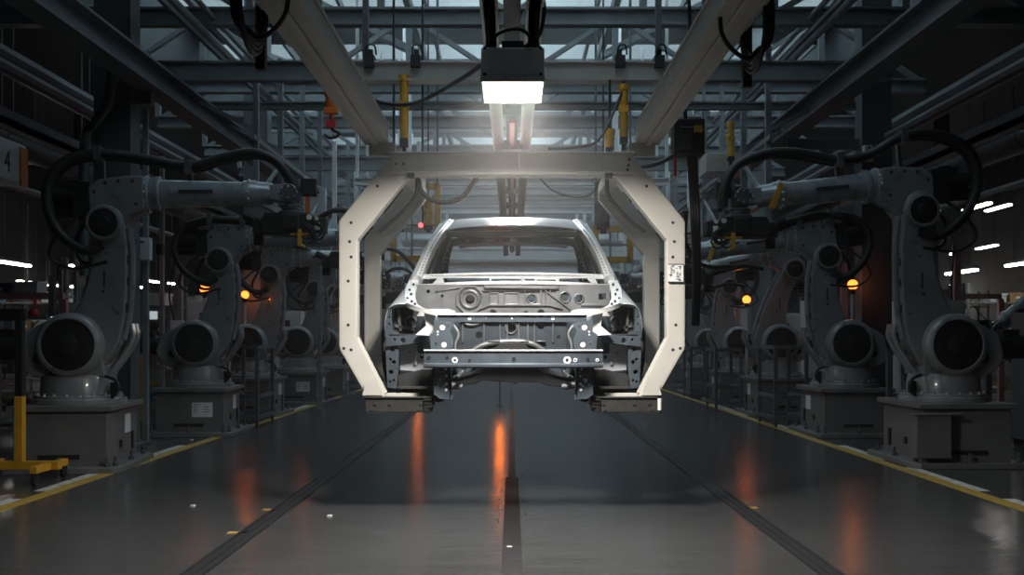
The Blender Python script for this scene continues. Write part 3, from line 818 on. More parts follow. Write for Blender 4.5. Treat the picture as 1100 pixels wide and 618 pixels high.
for px,r in ((489,.020),(609,.026),(617.5,.014),(641.5,.012)):
    x=X_(px,BD); y=BD-.07*(1-(x/.6)**2)
    m.lathe((x,y+.002,Z_(387,BD)),(0,-1,0),[(0,0.0),(r*.5,0.001),(r*.5,.01),(r,.008),(r,0)],14)
m.build('boss', 'white', bb)
# crash brackets under the bumper
def crash(m):
    m.prism([(.425,1.01),(.545,1.01),(.545,.825),(.425,.825)], 6.92, 6.95, 'y', holes=[circ(.49,.985,.014),circ(.485,.925,.017),circ(.47,.885,.011),circ(.455,.955,.009),circ(.515,.895,.011),circ(.53,.95,.007),circ(.445,.98,.009)])
    m.box(.425,.432,6.92,7.05,.80,1.01); m.box(.538,.545,6.92,7.05,.825,1.01)
    m.prism([(.41,.825),(.53,.825),(.50,.80),(.41,.795)],6.92,6.96,'y')
    m.box(.43,.54,6.95,7.3,.985,1.10)
for o in S2(crash, 'crash_bracket', 'galvdk', bev=.002): pass
m = MB()
for s in (-1,1):
    for (x,z,r) in ((.452,.90,.010),(.452,.955,.007),(.46,1.0,.008),(.455,.86,.009)): m.cyl((CX+s*x,6.915,z),(CX+s*x,6.925,z),r,n=10)
cb(m, 'bolt_or_hole', 'white')
# fenders
FS = [(7.26,[(.752,1.447),(.80,1.452),(.85,1.447),(.885,1.425),(.903,1.38),(.912,1.32),(.915,1.26)]),
      (7.42,[(.765,1.488),(.81,1.490),(.86,1.478),(.90,1.44),(.920,1.38),(.930,1.30),(.932,1.20)]),
      (7.62,[(.772,1.555),(.81,1.552),(.855,1.528),(.905,1.46),(.932,1.38),(.945,1.30),(.95,1.20)]),
      (7.85,[(.765,1.635),(.80,1.622),(.845,1.585),(.905,1.49),(.935,1.40),(.95,1.30),(.955,1.20)]),
      (8.05,[(.755,1.685),(.785,1.672),(.835,1.62),(.90,1.50),(.935,1.40),(.95,1.30),(.955,1.15)]),
      (8.16,[(.755,1.70),(.785,1.68),(.835,1.62),(.90,1.50),(.935,1.40),(.95,1.30),(.955,1.0)])]
def fender(m):
    m.grid([[(x,y,z) for (x,z) in sec] for y,sec in FS])
S2(fender, 'fender', 'skin', solid=.006, sub=1)
# headlamp pocket: frame plate with opening, back box coloured dark for the shade of the recess, round socket
def hframe(m):
    # lower beam, outer flange and bracket below the pocket
    m.prism([(.62,1.235),(.90,1.225),(.905,1.15),(.80,1.16),(.62,1.185)],7.24,7.27,'y', holes=[circ(.78,1.195,.018),circ(.68,1.21,.009),circ(.84,1.20,.010)])
    m.prism([(.815,1.25),(.912,1.27),(.905,1.05),(.895,.86),(.83,.85),(.815,1.0)],7.27,7.30,'y',
            holes=[circ(.86,1.13,.014),circ(.875,1.06,.011),circ(.85,1.04,.014),circ(.868,.97,.016),circ(.85,.91,.010),circ(.875,.90,.009),circ(.86,1.2,.009)])
    m.prism([(.858,1.24),(.912,1.24),(.91,1.36),(.885,1.43),(.868,1.435),(.87,1.36)],7.30,7.33,'y', holes=[circ(.885,1.31,.007),circ(.885,1.36,.007)])
S2(hframe, 'headlamp_frame', 'galvdk', bev=.003)
def hpocket(m):
    m.prism([(.615,1.235),(.625,1.42),(.76,1.445),(.87,1.43),(.88,1.235)],7.46,7.48,'y')
    m.box(.61,.62,7.25,7.46,1.235,1.40); m.prism([(.61,1.232),(.88,1.232),(.88,1.24),(.61,1.24)],7.25,7.47,'y')
    m.lathe((.745,7.47,1.325),(0,-1,0),[(0,.004),(.035,.004),(.035,.03),(.048,.03),(.05,0)],16,1)
    m.bar((.72,7.45,1.27),(.86,7.45,1.30),.02,.02,1); m.bar((.82,7.45,1.26),(.84,7.45,1.42),.02,.02,1)
S2(hpocket, 'headlamp_pocket', ['under','cabdk'], bev=.002)
def lowpanel(m):
    m.prism([(.57,1.18),(.82,1.16),(.82,.98),(.66,.965),(.57,.98)],7.42,7.44,'y', holes=[circ(.755,1.10,.012),rect(.70,.715,1.02,1.08),circ(.665,1.075,.015),circ(.635,1.13,.010)])
    m.tube([(.71,7.41,1.02),(.708,7.41,1.08),(.69,7.41,1.095),(.675,7.41,1.09)],.012,6)
    m.lathe((.80,7.42,1.135),(0,-1,0),[(.028,0),(.028,.014),(.018,.014),(.018,0)],14)
    m.bar((.80,7.43,1.17),(.60,7.43,1.06),.03,.02,0)
S2(lowpanel, 'wheelhouse_panel', 'skin', bev=.002)
def liner(m):
    pts=[(.93,7.5,1.30),(.955,7.55,1.24),(.962,7.6,1.12),(.955,7.62,1.0),(.925,7.6,.88)]
    m.tube(pts,.018,8)
    m.prism([(.84,1.25),(.93,1.27),(.96,1.18),(.955,1.02),(.915,.86),(.84,.86)],7.56,7.58,'y')
S2(liner, 'wheelhouse_liner', 'under')
def lowdark(m):
    m.prism([(.55,.985),(.66,.985),(.83,.945),(.83,.86),(.55,.83)],7.36,7.40,'y')
    m.box(.56,.82,7.2,7.36,.85,.87)
S2(lowdark, 'splash_shield', 'under', bev=.004)
# front longitudinal members, subframe
def longi(m):
    m.box(.43,.54,7.0,7.8,1.03,1.13)
    m.prism([(7.2,1.03),(7.8,.90),(8.4,.88),(8.4,.94),(7.9,.98),(7.2,1.10)],.42,.54,'x')
    m.tube([(.40,7.2,1.10),(.36,7.3,1.05),(.36,7.35,.98),(.40,7.3,.93)],.018,8)
S2(longi, 'front_rail', 'galvdk', bev=.004)
m = MB()
sub = [(-.46,.845),(-.40,.83),(-.36,.87),(-.27,.875),(-.22,.90),(.0,.888),(.02,.87),(.05,.888),(.2,.885),(.27,.86),(.36,.855),(.40,.83),(.46,.845),(.46,.955),(.36,.94),(.24,.955),(.17,1.0),(-.17,1.0),(-.24,.955),(-.36,.94),(-.46,.955)]
m.prism(sub,7.50,7.62,'y')
m.box(-.3,.3,7.62,8.2,.90,.94)
cb(m, 'subframe', 'under', bev=.006)
m = MB(); m.tube([(-.45,7.48,.925),(-.33,7.48,.945),(-.23,7.48,.985),(-.16,7.48,1.015),(.16,7.48,1.015),(.23,7.48,.985),(.33,7.48,.945),(.45,7.48,.925)],.014,8)
m.tube([(-.52,7.4,.90),(-.42,7.4,.87),(-.36,7.4,.86)],.02,8); m.tube([(.52,7.4,.90),(.42,7.4,.87),(.36,7.4,.86)],.02,8)
cb(m, 'subframe_edge', 'cabdk')

# ================================================================== carrier
HF = 7.0
carrier = thing('car_carrier', 'cream steel C-frame carrier holding the car body above the floor', 'carrier', (0, 7.5, .68))
KO = Vector((0,7.5,.68))
def hb(mb, name, mats, parent=None, **k):
    o = mb.build(name, mats, parent or carrier, **k)
    if parent is None: o.location = -KO
    return o
def frame(m, d, k):
    # one side of an octagonal frame: outlines traced in the plane of the frame; k shrinks the rear one slightly
    o = [(.815,2.455),(1.175,2.01),(1.175,1.145),(.995,.83),(.995,.70),(.87,.70),(.87,.83),(1.065,1.215),(1.065,1.885),(.70,2.335),(.70,2.455)]
    o = [(x*k, z) for x,z in o]
    m.prism(o, d, d+.11, 'y')
    # raised outer and inner lips of the channel
    for L in ([(.815,2.455),(1.175,2.01),(1.175,1.145),(.995,.83)], [(.70,2.335),(1.065,1.885),(1.065,1.215),(.87,.83)]):
        for a, c in zip(L, L[1:]):
            m.bar((a[0]*k,d+.055,a[1]),(c[0]*k,d+.055,c[1]),.14,.018,0,up=(0,1,0)) if False else m.bar((a[0]*k,d+.055,a[1]),(c[0]*k,d+.055,c[1]),.016,.108,0,up=(0,1,0))
fronts = []
for s in (-1,1):
    m = MB(Matrix.Scale(s,4,(1,0,0))); frame(m, HF, 1.0); o = hb(m, 'front_frame', 'cream', bev=.004); fronts.append(o)
    h = MB()
    for (x,z) in ((1.10,2.00),(1.11,1.87),(1.10,1.765),(1.12,1.60),(1.12,1.30),(1.15,1.14),(1.10,1.13),(.93,.86),(.80,2.39),(.92,2.25)):
        h.cyl((s*x,HF-.001,z),(s*x,HF+.01,z),.011,n=10)
    h.build('bolt_or_hole', 'ink', o)  # flush dark discs painted in as shaded bolt holes
    m = MB(Matrix.Scale(s,4,(1,0,0))); frame(m, 8.2, 1.0); m.box(.70,.815,8.2,8.31,2.44,2.54); hb(m, 'rear_frame', 'cream', bev=.004)
m = MB(); m.box(-.83,.83,HF-.006,HF+.12,2.345,2.47); m.box(-.84,.84,HF-.02,HF+.13,2.325,2.347); m.box(-.84,.84,HF-.01,HF+.13,2.47,2.485)
for x in (-.6,.05,.62): m.box(x-.004,x+.004,HF-.009,HF,2.35,2.47)
cbm = hb(m, 'crossbeam', 'cream', bev=.004)
m = MB()
for (x,z) in ((-.79,2.40),(-.74,2.40),(.79,2.36),(.80,2.43),(.795,2.39),(-.67,2.33),(.66,2.33)): m.cyl((x,HF-.011,z),(x,HF+.004,z),.010,n=8)
for x in (-.69,.66): m.box(x-.025,x+.025,HF-.03,HF+.02,2.305,2.335)
m.build('bolt_or_hole', 'ink', cbm)
m = MB(); m.box(-.83,.83,8.2,8.31,2.53,2.65); hb(m, 'rear_crossbeam', 'cream', bev=.004)
for s in (-1,1):
    m = MB(); m.box(s*.74-.05,s*.74+.05,7.12,8.2,2.36,2.46); hb(m, 'top_member', 'cream', bev=.004)
    # foot arms reaching under the body
    for d, nm in ((HF,'front'),(8.2,'rear')):
        a, c = sorted((s*1.0, s*.55))
        m = MB(); m.box(a,c,d-.03,d+.15,.705,.805); m.box(a,c,d-.04,d+.16,.80,.812)
        ft = hb(m, 'support_foot', 'cream_shaded', bev=.004)
        h = MB()
        for x in (.93,.83,.62): h.cyl((s*x,d-.036,.765),(s*x,d-.028,.765),.012,n=10)
        h.cyl((s*.95,d-.036,.725),(s*.95,d-.028,.725),.010,n=8); h.cyl((s*.63,d-.036,.725),(s*.63,d-.028,.725),.010,n=8)
        h.build('bolt_or_hole', 'ink', ft)  # flat dark discs in place of shaded holes in the foot
        h = MB(); rr = random.Random(11)
        for k in range(9):
            z = .70+.012*k; e = .55 - .02*rr.random() + (.03 if k < 3 else 0)
            a2, c2 = sorted((s*e, s*.60)); h.box(a2,c2,d-.05+.01*rr.random(),d+.16,z,z+.013)
        h.build('rubber_pad', 'rubber', ft)
        h = MB(); a2,c2 = sorted((s*.64,s*.86)); h.box(a2,c2,d+.0,d+.12,.812,.83); h.build('rest_plate', 'cream', ft)
    m = MB(); a,c = sorted((s*.88,s*.98)); m.box(a,c,7.15,8.2,.71,.80); hb(m, 'bottom_member', 'cream_shaded', bev=.004)
    m = MB(); m.prism([(s*.88,.82),(s*1.02,.82),(s*1.0,.90),(s*.93,.95)],HF-.02,HF-.008,'y'); hb(m, 'gusset_plate', 'cream')
    m = MB(); a,c = sorted((s*.80,s*.98)); m.box(a,c,HF+.0,HF+.08,2.47,2.548); hb(m, 'suspension_bracket', 'railgrey')
    # cable along the inside of the diagonal
    m = MB(); m.tube([(s*.66,HF+.14,2.32),(s*.68,HF+.16,2.20),(s*.80,HF+.16,2.06),(s*.93,HF+.16,1.95)],.014); hb(m, 'cable', 'rubber')
m = MB(); m.cyl((1.005,HF-.03,.72),(1.005,HF-.03,.80),.014,n=10); m.cyl((1.005,HF-.03,.70),(1.005,HF-.03,.72),.012,n=10,m=1); hb(m, 'guide_pin', ['white','black'])
# data plate with rows of dark characters on the right post
m = MB(); m.box(1.07,1.17,HF-.012,HF-.006,1.595,1.715)
pl = hb(m, 'data_plate', 'white'); 
m = MB()
m.box(1.066,1.172,HF-.016,HF-.005,1.713,1.717); m.box(1.066,1.172,HF-.016,HF-.005,1.590,1.596)
rr = random.Random(5)
for cx_, rows_ in ((1.093,(1.70,1.68,1.66,1.64)),(1.137,(1.695,1.655,1.635,1.61))):
    for z in rows_:
        for k in range(5):
            x0 = cx_-.013+.026*rr.random(); z0 = z-.008+.013*rr.random()
            if rr.random() < .5: m.box(x0-.008,x0+.008,HF-.014,HF-.011,z0-.0015,z0+.0015)
            else: m.box(x0-.0015,x0+.0015,HF-.014,HF-.011,z0-.007,z0+.007)
m.build('lettering', 'ink', pl)
# loop of black hose under the crossbeam
m = MB(); m.tube([(-.66,HF+.16,2.33),(-.62,HF+.16,2.22),(-.50,HF+.16,2.16),(-.36,HF+.16,2.19),(-.27,HF+.16,2.30),(-.24,HF+.15,2.36)],.017); hb(m, 'hose_loop', 'rubber')
m = MB(); m.tube([(.62,HF+.2,2.34),(.58,HF+.2,2.25),(.48,HF+.2,2.20),(.30,HF+.2,2.24),(.2,HF+.2,2.33)],.006); hb(m, 'thin_cable', 'rubber')
# ================================================================== robots
def robot(x, y, s, label, group, E=(.28,1.12), fa=0.0, L=1.42, rz=0.0, hose='loop', plates=('side',), side_box=False, tool=0, detail=2, sh=1.15, roll=0.0, dz=0.0):
    """s: +1 arm reaches towards +x, -1 towards -x. E: elbow from the shoulder, fa: forearm slope, L: forearm length."""
    t = thing('welding_robot', label, 'robot', (x, y, 0), rz, group)
    X = Matrix.Scale(s, 4, (1,0,0))
    N = lambda: MB(X.copy())
    k = E[0] - .28
    # plinth
    m = N(); m.box(-.42,.40,-.52,.52,.05,.55); m.prism([(-.52,-.66),(.48,-.66),(.55,-.56),(.55,.58),(.48,.66),(-.52,.66)],0,.055,'z')
    m.box(-.46,.45,-.57,.57,.55,.60)
    pl = m.build('plinth', 'plinth', t, bev=.006)
    m = N()
    for bx,by in ((.47,-.5),(.48,.0),(.47,.5),(-.45,-.6),(0,-.6),(.42,-.6)):
        m.cyl((bx,by,.055),(bx,by,.085),.028,n=10); m.cyl((bx,by,.085),(bx,by,.14),.014,n=8)
    m.build('anchor_bolt', 'robotdk', pl)
    m = N(); m.box(.40,.412,-.12,-.05,.18,.25); m.box(.40,.415,.30,.36,.13,.30); m.box(-.2,.16,-.53,-.52,.12,.16); m.build('service_port', 'black', pl)
    if 'side' in plates:
        m = N(); m.box(.401,.406,.06,.26,.30,.48); part_label(m.build('data_plate', 'paper', pl), 'white data plate')
    if 'front' in plates:
        m = N(); m.box(.02,.27,-.527,-.521,.24,.42); q = m.build('data_plate', 'paper', pl); part_label(q, 'white data plate')
        m = N(); rr = random.Random(2)
        for r_ in range(5):
            for c_ in range(2):
                if rr.random() < .85: m.box(.035+c_*.13,.035+c_*.13+.04+.05*rr.random(),-.530,-.5275,.27+.03*r_,.278+.03*r_)
        m.build('lettering', 'ink', q)
    if side_box:
        m = N(); m.box(.2,.52,-.66,-.53,.10,.50); m.prism([(.1,-.68),(.55,-.68),(.56,-.60),(.1,-.55)],.50,.515,'z')
        m.build('cover_box', 'plinth', t, bev=.005)
    # turntable
    m = N(); m.lathe((0,0,.60),(0,0,1),[(0,0),(.43,0),(.43,.045),(.40,.05),(.40,.075),(.345,.08),(.335,.24),(.32,.27),(0,.27)],40)
    bs = m.build('turntable', 'robot', t, bev=.004)
    m = N()
    for q in range(20):
        a = 2*math.pi*q/20; m.cyl((.373*math.cos(a),.373*math.sin(a),.675),(.373*math.cos(a),.373*math.sin(a),.70),.014,n=6)
    m.build('bolt_or_hole', 'chrome', bs)
    m = N(); m.tube([(.36,-.22,.66),(.43,-.27,.74),(.40,-.25,.82),(.30,-.22,.86)],.016,6); m.box(.34,.40,-.20,-.13,.68,.80); m.build('connector', 'black', bs)
    # shoulder housing
    m = N()
    arc = [( .285*math.cos(a), sh+.285*math.sin(a)) for a in [R(-20+q*15) for q in range(11)]]
    m.prism([(.30,.85)] + arc + [(-.30,1.34),(-.44,1.25),(-.50,1.05),(-.43,.90),(-.32,.85)], -.23, .23, 'y')
    sh_ = m.build('shoulder_housing', 'robotdk' if detail > 3 else 'robot', t, bev=.015)
    m = N(); m.cyl((-.50,0,1.13),(-.78,0,1.13),.12,.12,18); m.cyl((-.78,0,1.13),(-.84,0,1.13),.09,.09,18); m.box(-.72,-.56,-.08,.08,1.22,1.30); m.build('base_motor', 'black', sh_, bev=.006)
    m = N(); m.cyl((-.30,-.235,1.02),(-.30,-.228,1.02),.05,n=14); m.cyl((.15,-.235,.92),(.15,-.228,.92),.02,n=10); m.build('vent_plug', 'black', sh_)
    for fs in (-1,):
        m = N(); m.lathe((0,fs*.23,sh),(0,fs,0),[(.302,0),(.302,.07),(.293,.10),(.27,.125),(.243,.13),(.238,.10),(0,.10)],40); dk = m.build('shoulder_drive', 'robot', t)
        m = N(); m.lathe((0,fs*.325,sh),(0,fs,0),[(.238,0),(.238,.012),(.21,.02),(.10,.02),(.10,.05),(.06,.06),(0,.06)],36)
        for q in range(6):
            a = q*math.pi/3; m.cyl((.17*math.cos(a),fs*.34,sh+.17*math.sin(a)),(.17*math.cos(a),fs*.352,sh+.17*math.sin(a)),.02,n=8)
        m.build('drive_cover', 'black', dk)
    m = N(); m.lathe((0,.23,sh),(0,1,0),[(.30,0),(.30,.1),(.2,.16),(0,.16)],28); m.build('shoulder_cap', 'robotdk', t)
    # lower arm (curved casting)
    out = [(.16,-.24),(.31,-.17),(.42,.02),(.465,.26),(.485,.55),(.485,.85),(.455,1.05)]
    top = [(.28+.172*math.cos(a), 1.12+.172*math.sin(a)) for a in [R(0+q*22.5) for q in range(9)]]
    lft = [(.145,.95),(.16,.78),(.13,.60),(.06,.40),(-.03,.25),(-.14,.14),(-.2,.0),(-.12,-.22)]
    shp = [(u + k*max(0,v)/1.12, sh + v*E[1]/1.12) for u, v in out + top + lft]
    m = N(); m.prism(shp, -.20, -.02, 'y'); la = m.build('lower_arm', 'robot', t, bev=.022, seg=3)
    # raised edge web along the arm
    web = [(u + k*max(0,v)/1.12, sh + v*E[1]/1.12) for u, v in [(.44,.05),(.485,.26),(.505,.55),(.505,.85),(.475,1.08)]]
    m = N(); m.tube([(u,-.11,v) for u,v in web], .035, 8); m.build('arm_rib', 'robot', la)
    m = N()
    for (u,v,w,h) in ((.28,.62,.018,.16),(.27,.50,.026,.03),(.40,.30,.02,.02),(.30,.86,.02,.02)):
        u2 = u + k*v/1.12; m.box(u2-w/2,u2+w/2,-.204,-.199,sh+v-h/2,sh+v+h/2)
    for z in (.35,.6,.8): m.box(.475+k*z/1.12,.49+k*z/1.12,-.19,-.16,sh+z-.04,sh+z+.04)
    m.build('lettering', 'ink', la)
    # silver balance link in front
    lk = [(.52,.20),(.53,.08),(.46,-.06),(.36,-.20),(.28,-.30)]
    m = N(); m.tube([(u,-.10,sh+v) for u,v in lk], .032, 8); m.tube([(u,.02,sh+v) for u,v in lk], .028, 8)
    m.build('balance_link', 'chrome' if detail > 2 else 'robot', t)
    # elbow
    ex, ez = E[0], sh + E[1]
    m = N(); m.lathe((ex,-.20,ez),(0,-1,0),[(.17,0),(.17,.03),(.157,.06),(.135,.065),(.13,.05),(0,.05)],32); ed = m.build('elbow_drive', 'robot', t)
    m = N(); m.lathe((ex,-.245,ez),(0,-1,0),[(.13,0),(.13,.012),(.06,.02),(.05,.035),(0,.035)],28); m.build('drive_cover', 'black', ed)
    # forearm frame: origin at the elbow, rotated by fa
    Fm = X @ Matrix.Translation((ex, 0, ez)) @ Matrix.Rotation(-fa, 4, 'Y')
    F = lambda: MB(Fm.copy())
    hz = .30
    m = F(); m.prism([(-.15,.08),(-.07,-.04),(.14,-.08),(.24,.08),(.35,.14),(.35,.45),(.20,.455),(-.06,.42),(-.16,.34)], -.17, .16, 'y'); eh = m.build('elbow_housing', 'robot', t, bev=.02, seg=3)
    m = F()
    for (yy,zz,rr_) in ((-.09,.28,.075),(.07,.32,.075),(-.02,.15,.07)):
        m.cyl((-.16,yy,zz),(-.52,yy,zz),rr_,rr_,14); m.cyl((-.52,yy,zz),(-.58,yy,zz),rr_*.75,rr_*.7,14); m.box(-.42,-.30,yy-.04,yy+.04,zz+rr_-.01,zz+rr_+.05)
    m.box(-.30,-.14,-.16,.16,.06,.40); m.build('wrist_motor', 'black', eh, bev=.005)
    m = F()
    for (u,v) in ((.0,.38),(.12,.40),(.25,.40),(-.1,.30),(.28,.18)): m.cyl((u,-.175,v),(u,-.168,v),.018,n=8)
    m.build('bolt_or_hole', 'ink', eh)
    r0 = .145
    m = F(); m.lathe((.34,0,hz),(1,0,0),[(0,0),(r0+.03,0),(r0+.03,.03),(r0+.012,.04),(r0+.012,.09),(r0+.025,.10),(r0+.025,.13),(r0-.01,.14),(r0-.03,L*.62),(r0-.015,L*.625),(r0-.015,L*.70),(r0-.03,L*.72),(r0-.035,L*.80),(r0-.06,L*.82),(0,L*.82)],32)
    fo = m.build('forearm', 'forearm', t)
    m = F()
    for q in range(12):
        a = 2*math.pi*q/12
        for u, rr_ in ((.35,r0+.022),(.34+L*.66,r0-.012)): m.ball((u, rr_*math.cos(a), hz+rr_*math.sin(a)),.013,6)
    m.build('bolt_or_hole', 'chrome', fo)
    m = F(); m.box(.66,.98,-.1395,-.128,hz-.012,hz+.022); m.build('lettering', 'ink', fo)
    # wrist fork and hand
    wx = .34 + L*.92
    m = F()
    for yy in (-.085,.085): m.prism([(.34+L*.80,hz-.07),(wx-.02,hz-.085)]+[(wx+.085*math.cos(a),hz+.085*math.sin(a)) for a in [R(-70+q*20) for q in range(8)]]+[(wx-.02,hz+.085),(.34+L*.80,hz+.07)], yy-.025, yy+.025, 'y')
    wr = m.build('wrist_fork', 'forearm', t, bev=.008)
    Wm = X @ Matrix.Translation(Fm.copy().inverted() @ Fm @ Vector((0,0,0))) if False else Fm @ Matrix.Translation((wx,0,hz)) @ Matrix.Rotation(fa + roll, 4, 'Y')
    W = lambda: MB(Wm.copy())
    m = W(); m.cyl((0,-.125,0),(0,.125,0),.08,n=20); m.prism([(-.07,.04),(.0,.10),(.09,.10),(.115,.03),(.10,-.09),(-.06,-.10)],-.058,.058,'y')
    m.lathe((.02,0,-.08),(0,0,-1),[(.075,0),(.075,.03),(.11,.035),(.11,.06),(.09,.065),(.09,.09),(.125,.095),(.125,.12),(0,.12)],24)
    hd = m.build('wrist_head', 'robotdk', wr, bev=.006)
    m = W(); m.lathe((.02,0,-.135),(0,0,-1),[(.085,0),(.098,.004),(.098,.018),(.085,.022)],24); m.cyl((.09,-.05,.06),(.09,-.05,.14),.02,n=10)
    for q in range(8):
        a=q*math.pi/4; m.ball((.085*math.cos(a),-.127,.055*math.sin(a)),.010,6)
    m.build('wrist_flange', 'chrome', hd)
    m = W(); m.box(.12,.26,-.08,.05,-.02,.14); m.box(.11,.125,-.05,.03,.0,.1); m.build('wrist_sensor', 'black', hd, bev=.006)
    # tool
    m = W()
    m.prism([(-.22,-.20),(.22,-.20),(.26,-.26),(.24,-.40),(-.24,-.40),(-.27,-.30)],-.13,.13,'y')
    m.box(-.34,-.22,-.09,.09,-.40,-.27); m.box(.20,.36,-.10,.10,-.38,-.24)
    m.cyl((-.30,-.05,-.28),(-.42,-.05,-.22),.04,n=12); m.cyl((-.30,.05,-.40),(-.30,.05,-.50),.05,n=12)
    m.box(-.05,.10,-.16,-.12,-.36,-.22)
    tl = m.build('gripper', 'black', t, bev=.008)
    m = W(); m.box(.09,.13,-.15,-.12,-.52,-.36); m.box(.02,.20,-.14,-.10,-.42,-.395); m.cyl((.11,-.135,-.50),(.16,-.135,-.53),.015,n=8)
    if tool == 1: m.bar((-.36,-.12,.12),(-.27,-.12,-.12),.05,.05)
    part_label(m.build('clamp_jaw', 'yellow', tl, bev=.003), 'yellow clamp piece')
    m = W(); m.box(.23,.30,-.118,-.10,-.36,-.29); m.cyl((.20,-.11,-.24),(.20,-.14,-.24),.028,n=10); m.cyl((.27,-.10,-.25),(.27,-.13,-.25),.018,n=10)
    m.build('valve_block', 'white', tl)
    m = W()
    rr = random.Random(int(x*13+y*7))
    for q in range(5):
        a0 = (.1+.2*rr.random(), -.12, -.36+.1*rr.random()); m.tube([a0,(a0[0]+.1,-.16,a0[2]-.08),(a0[0]+.05,-.14,a0[2]-.16),(a0[0]-.08,-.12,a0[2]-.10)],.010,6)
    m.build('air_line', 'rubber', tl)
    # hose pack
    m = F()
    hp = {'loop': [(-.02,-.20,-.20),(-.16,-.22,-.26),(-.38,-.22,-.12),(-.50,-.22,.12),(-.50,-.2,.38),(-.36,-.18,.58),(-.06,-.15,.66),(.35,-.1,.62),(.75,-.08,.55),(1.05,-.08,.63),(1.35,-.1,.68),(wx-.12,-.1,.60),(wx+.02,-.06,.42),(wx+.06,-.05,.34)],
          'tall': [(.05,-.20,-.20),(-.16,-.22,-.25),(-.42,-.22,-.06),(-.56,-.22,.25),(-.50,-.2,.55),(-.24,-.18,.72),(.10,-.15,.74),(.42,-.1,.60),(.72,-.08,.58),(1.1,-.08,.68),(1.4,-.1,.70),(wx+.05,-.14,.60),(wx+.20,-.16,.38),(wx+.22,-.16,.20)],
          'back': [(-.02,-.20,-.22),(-.2,-.22,-.28),(-.45,-.22,-.10),(-.55,-.22,.18),(-.42,-.2,.42),(-.1,-.2,.52),(.3,-.16,.50),(.6,-.14,.44)]}[hose]
    m.tube(hp, .046, 10); m.tube([(p[0]+.02,p[1]+.08,p[2]-.03) for p in hp], .022, 8)
    ho = m.build('hose_pack', 'rubber', t)
    m = F()
    for q in ((6,8) if hose != 'back' else (5,6)):
        p = hp[q]; m.box(p[0]-.03,p[0]+.03,p[1]-.07,p[1]+.10,p[2]-.065,p[2]+.065); m.box(p[0]-.015,p[0]+.015,-.03,.03,hz+.12,p[2])
    m.build('hose_clamp', 'robotdk', ho)
    m = F(); m.tube([(-.22,-.18,.1),(-.42,-.2,-.10),(-.50,-.2,-.30),(-.30,-.2,-.42),(.02,-.2,-.36)],.016,6); m.tube([(-.22,.1,.1),(-.36,.15,-.12),(-.30,.15,-.34),(.0,.12,-.30)],.020,6)
    m.build('loose_cable', 'rubber', ho)
    # drape from the tool
    m = W(); m.tube([(.24,.02,-.26),(.42,.0,-.16),(.62,.0,-.18),(.80,.0,-.34),(.86,.0,-.44)] if s > 0 and tool == 0 else [(-.24,.0,-.3),(-.50,.0,-.22),(-.75,.0,-.16),(-1.0,.0,-.20)],.026,8)
    m.build('tool_hose', 'rubber', tl)
    return t

GL, GR = 'robots of the left row', 'robots of the right row'
robot(-4.12, 9.75, 1, 'nearest robot of the left row, tall dark arm behind the yellow wheeled stand', GL, E=(.29,1.14), fa=R(1), L=1.46, hose='loop', plates=('side',), rz=R(6), detail=3)
robot(-4.02, 13.2, 1, 'second robot of the left row, white data plate on the front of its plinth', GL, E=(.28,1.06), fa=R(1), L=1.40, hose='back', plates=('side','front'), rz=R(4))
robot(-4.18, 16.5, 1, 'third robot of the left row, behind the wheeled rack frame', GL, E=(.32,1.08), fa=R(-1), L=1.30, hose='back', plates=('side',))
robot(-4.00, 19.4, 1, 'fourth robot of the left row, white front plate, between third and fifth plinths', GL, E=(.30,1.0), fa=R(-6), L=1.30, hose='back', plates=('side','front'))
robot(-4.02, 22.4, 1, 'fifth robot of the left row, beside the carrier post', GL, E=(.30,1.05), fa=R(2), L=1.3, hose='back')
robot(-4.05, 25.9, 1, 'farthest robot of the left row, mostly behind the carrier post', GL, E=(.25,1.05), fa=R(0), L=1.3, hose='back')
robot(4.26, 10.12, -1, 'nearest robot of the right row, arm reaching in with a tall black hose loop', GR, E=(.29,1.30), fa=R(-5), L=1.46, hose='tall', side_box=True, plates=(), tool=1, detail=3)
robot(4.24, 13.1, -1, 'second robot of the right row, downward sloping forearm and hose arched behind its elbow', GR, E=(.26,1.10), fa=R(-8), L=1.52, hose='back', plates=('side',), tool=1)
robot(4.28, 16.6, -1, 'third robot of the right row, arm leaning back, behind the upright rack frame', GR, E=(-.24,1.18), fa=R(-12), L=1.5, hose='back', plates=('side',))
robot(4.28, 19.6, -1, 'fourth robot of the right row, upright arm beside the amber lamp', GR, E=(.16,1.05), fa=R(-6), L=1.55, hose='back', plates=('side',), tool=1)
robot(4.34, 23.0, -1, 'fifth robot of the right row, small in the distance behind the low rack', GR, E=(.22,1.05), fa=R(3), L=1.4, hose='back')
robot(4.30, 26.4, -1, 'farthest robot of the right row, just beside the carrier post with the plate', GR, E=(.26,1.02), fa=R(-3), L=1.4, hose='back')
# robots of the neighbouring line in the right aisle and left aisle
robot(8.7, 15.2, -1, 'lone robot beyond the right row, small crooked arm under the bright tube', None, E=(.36,.84), fa=R(-38), L=1.0, hose='back', plates=(), sh=1.05)
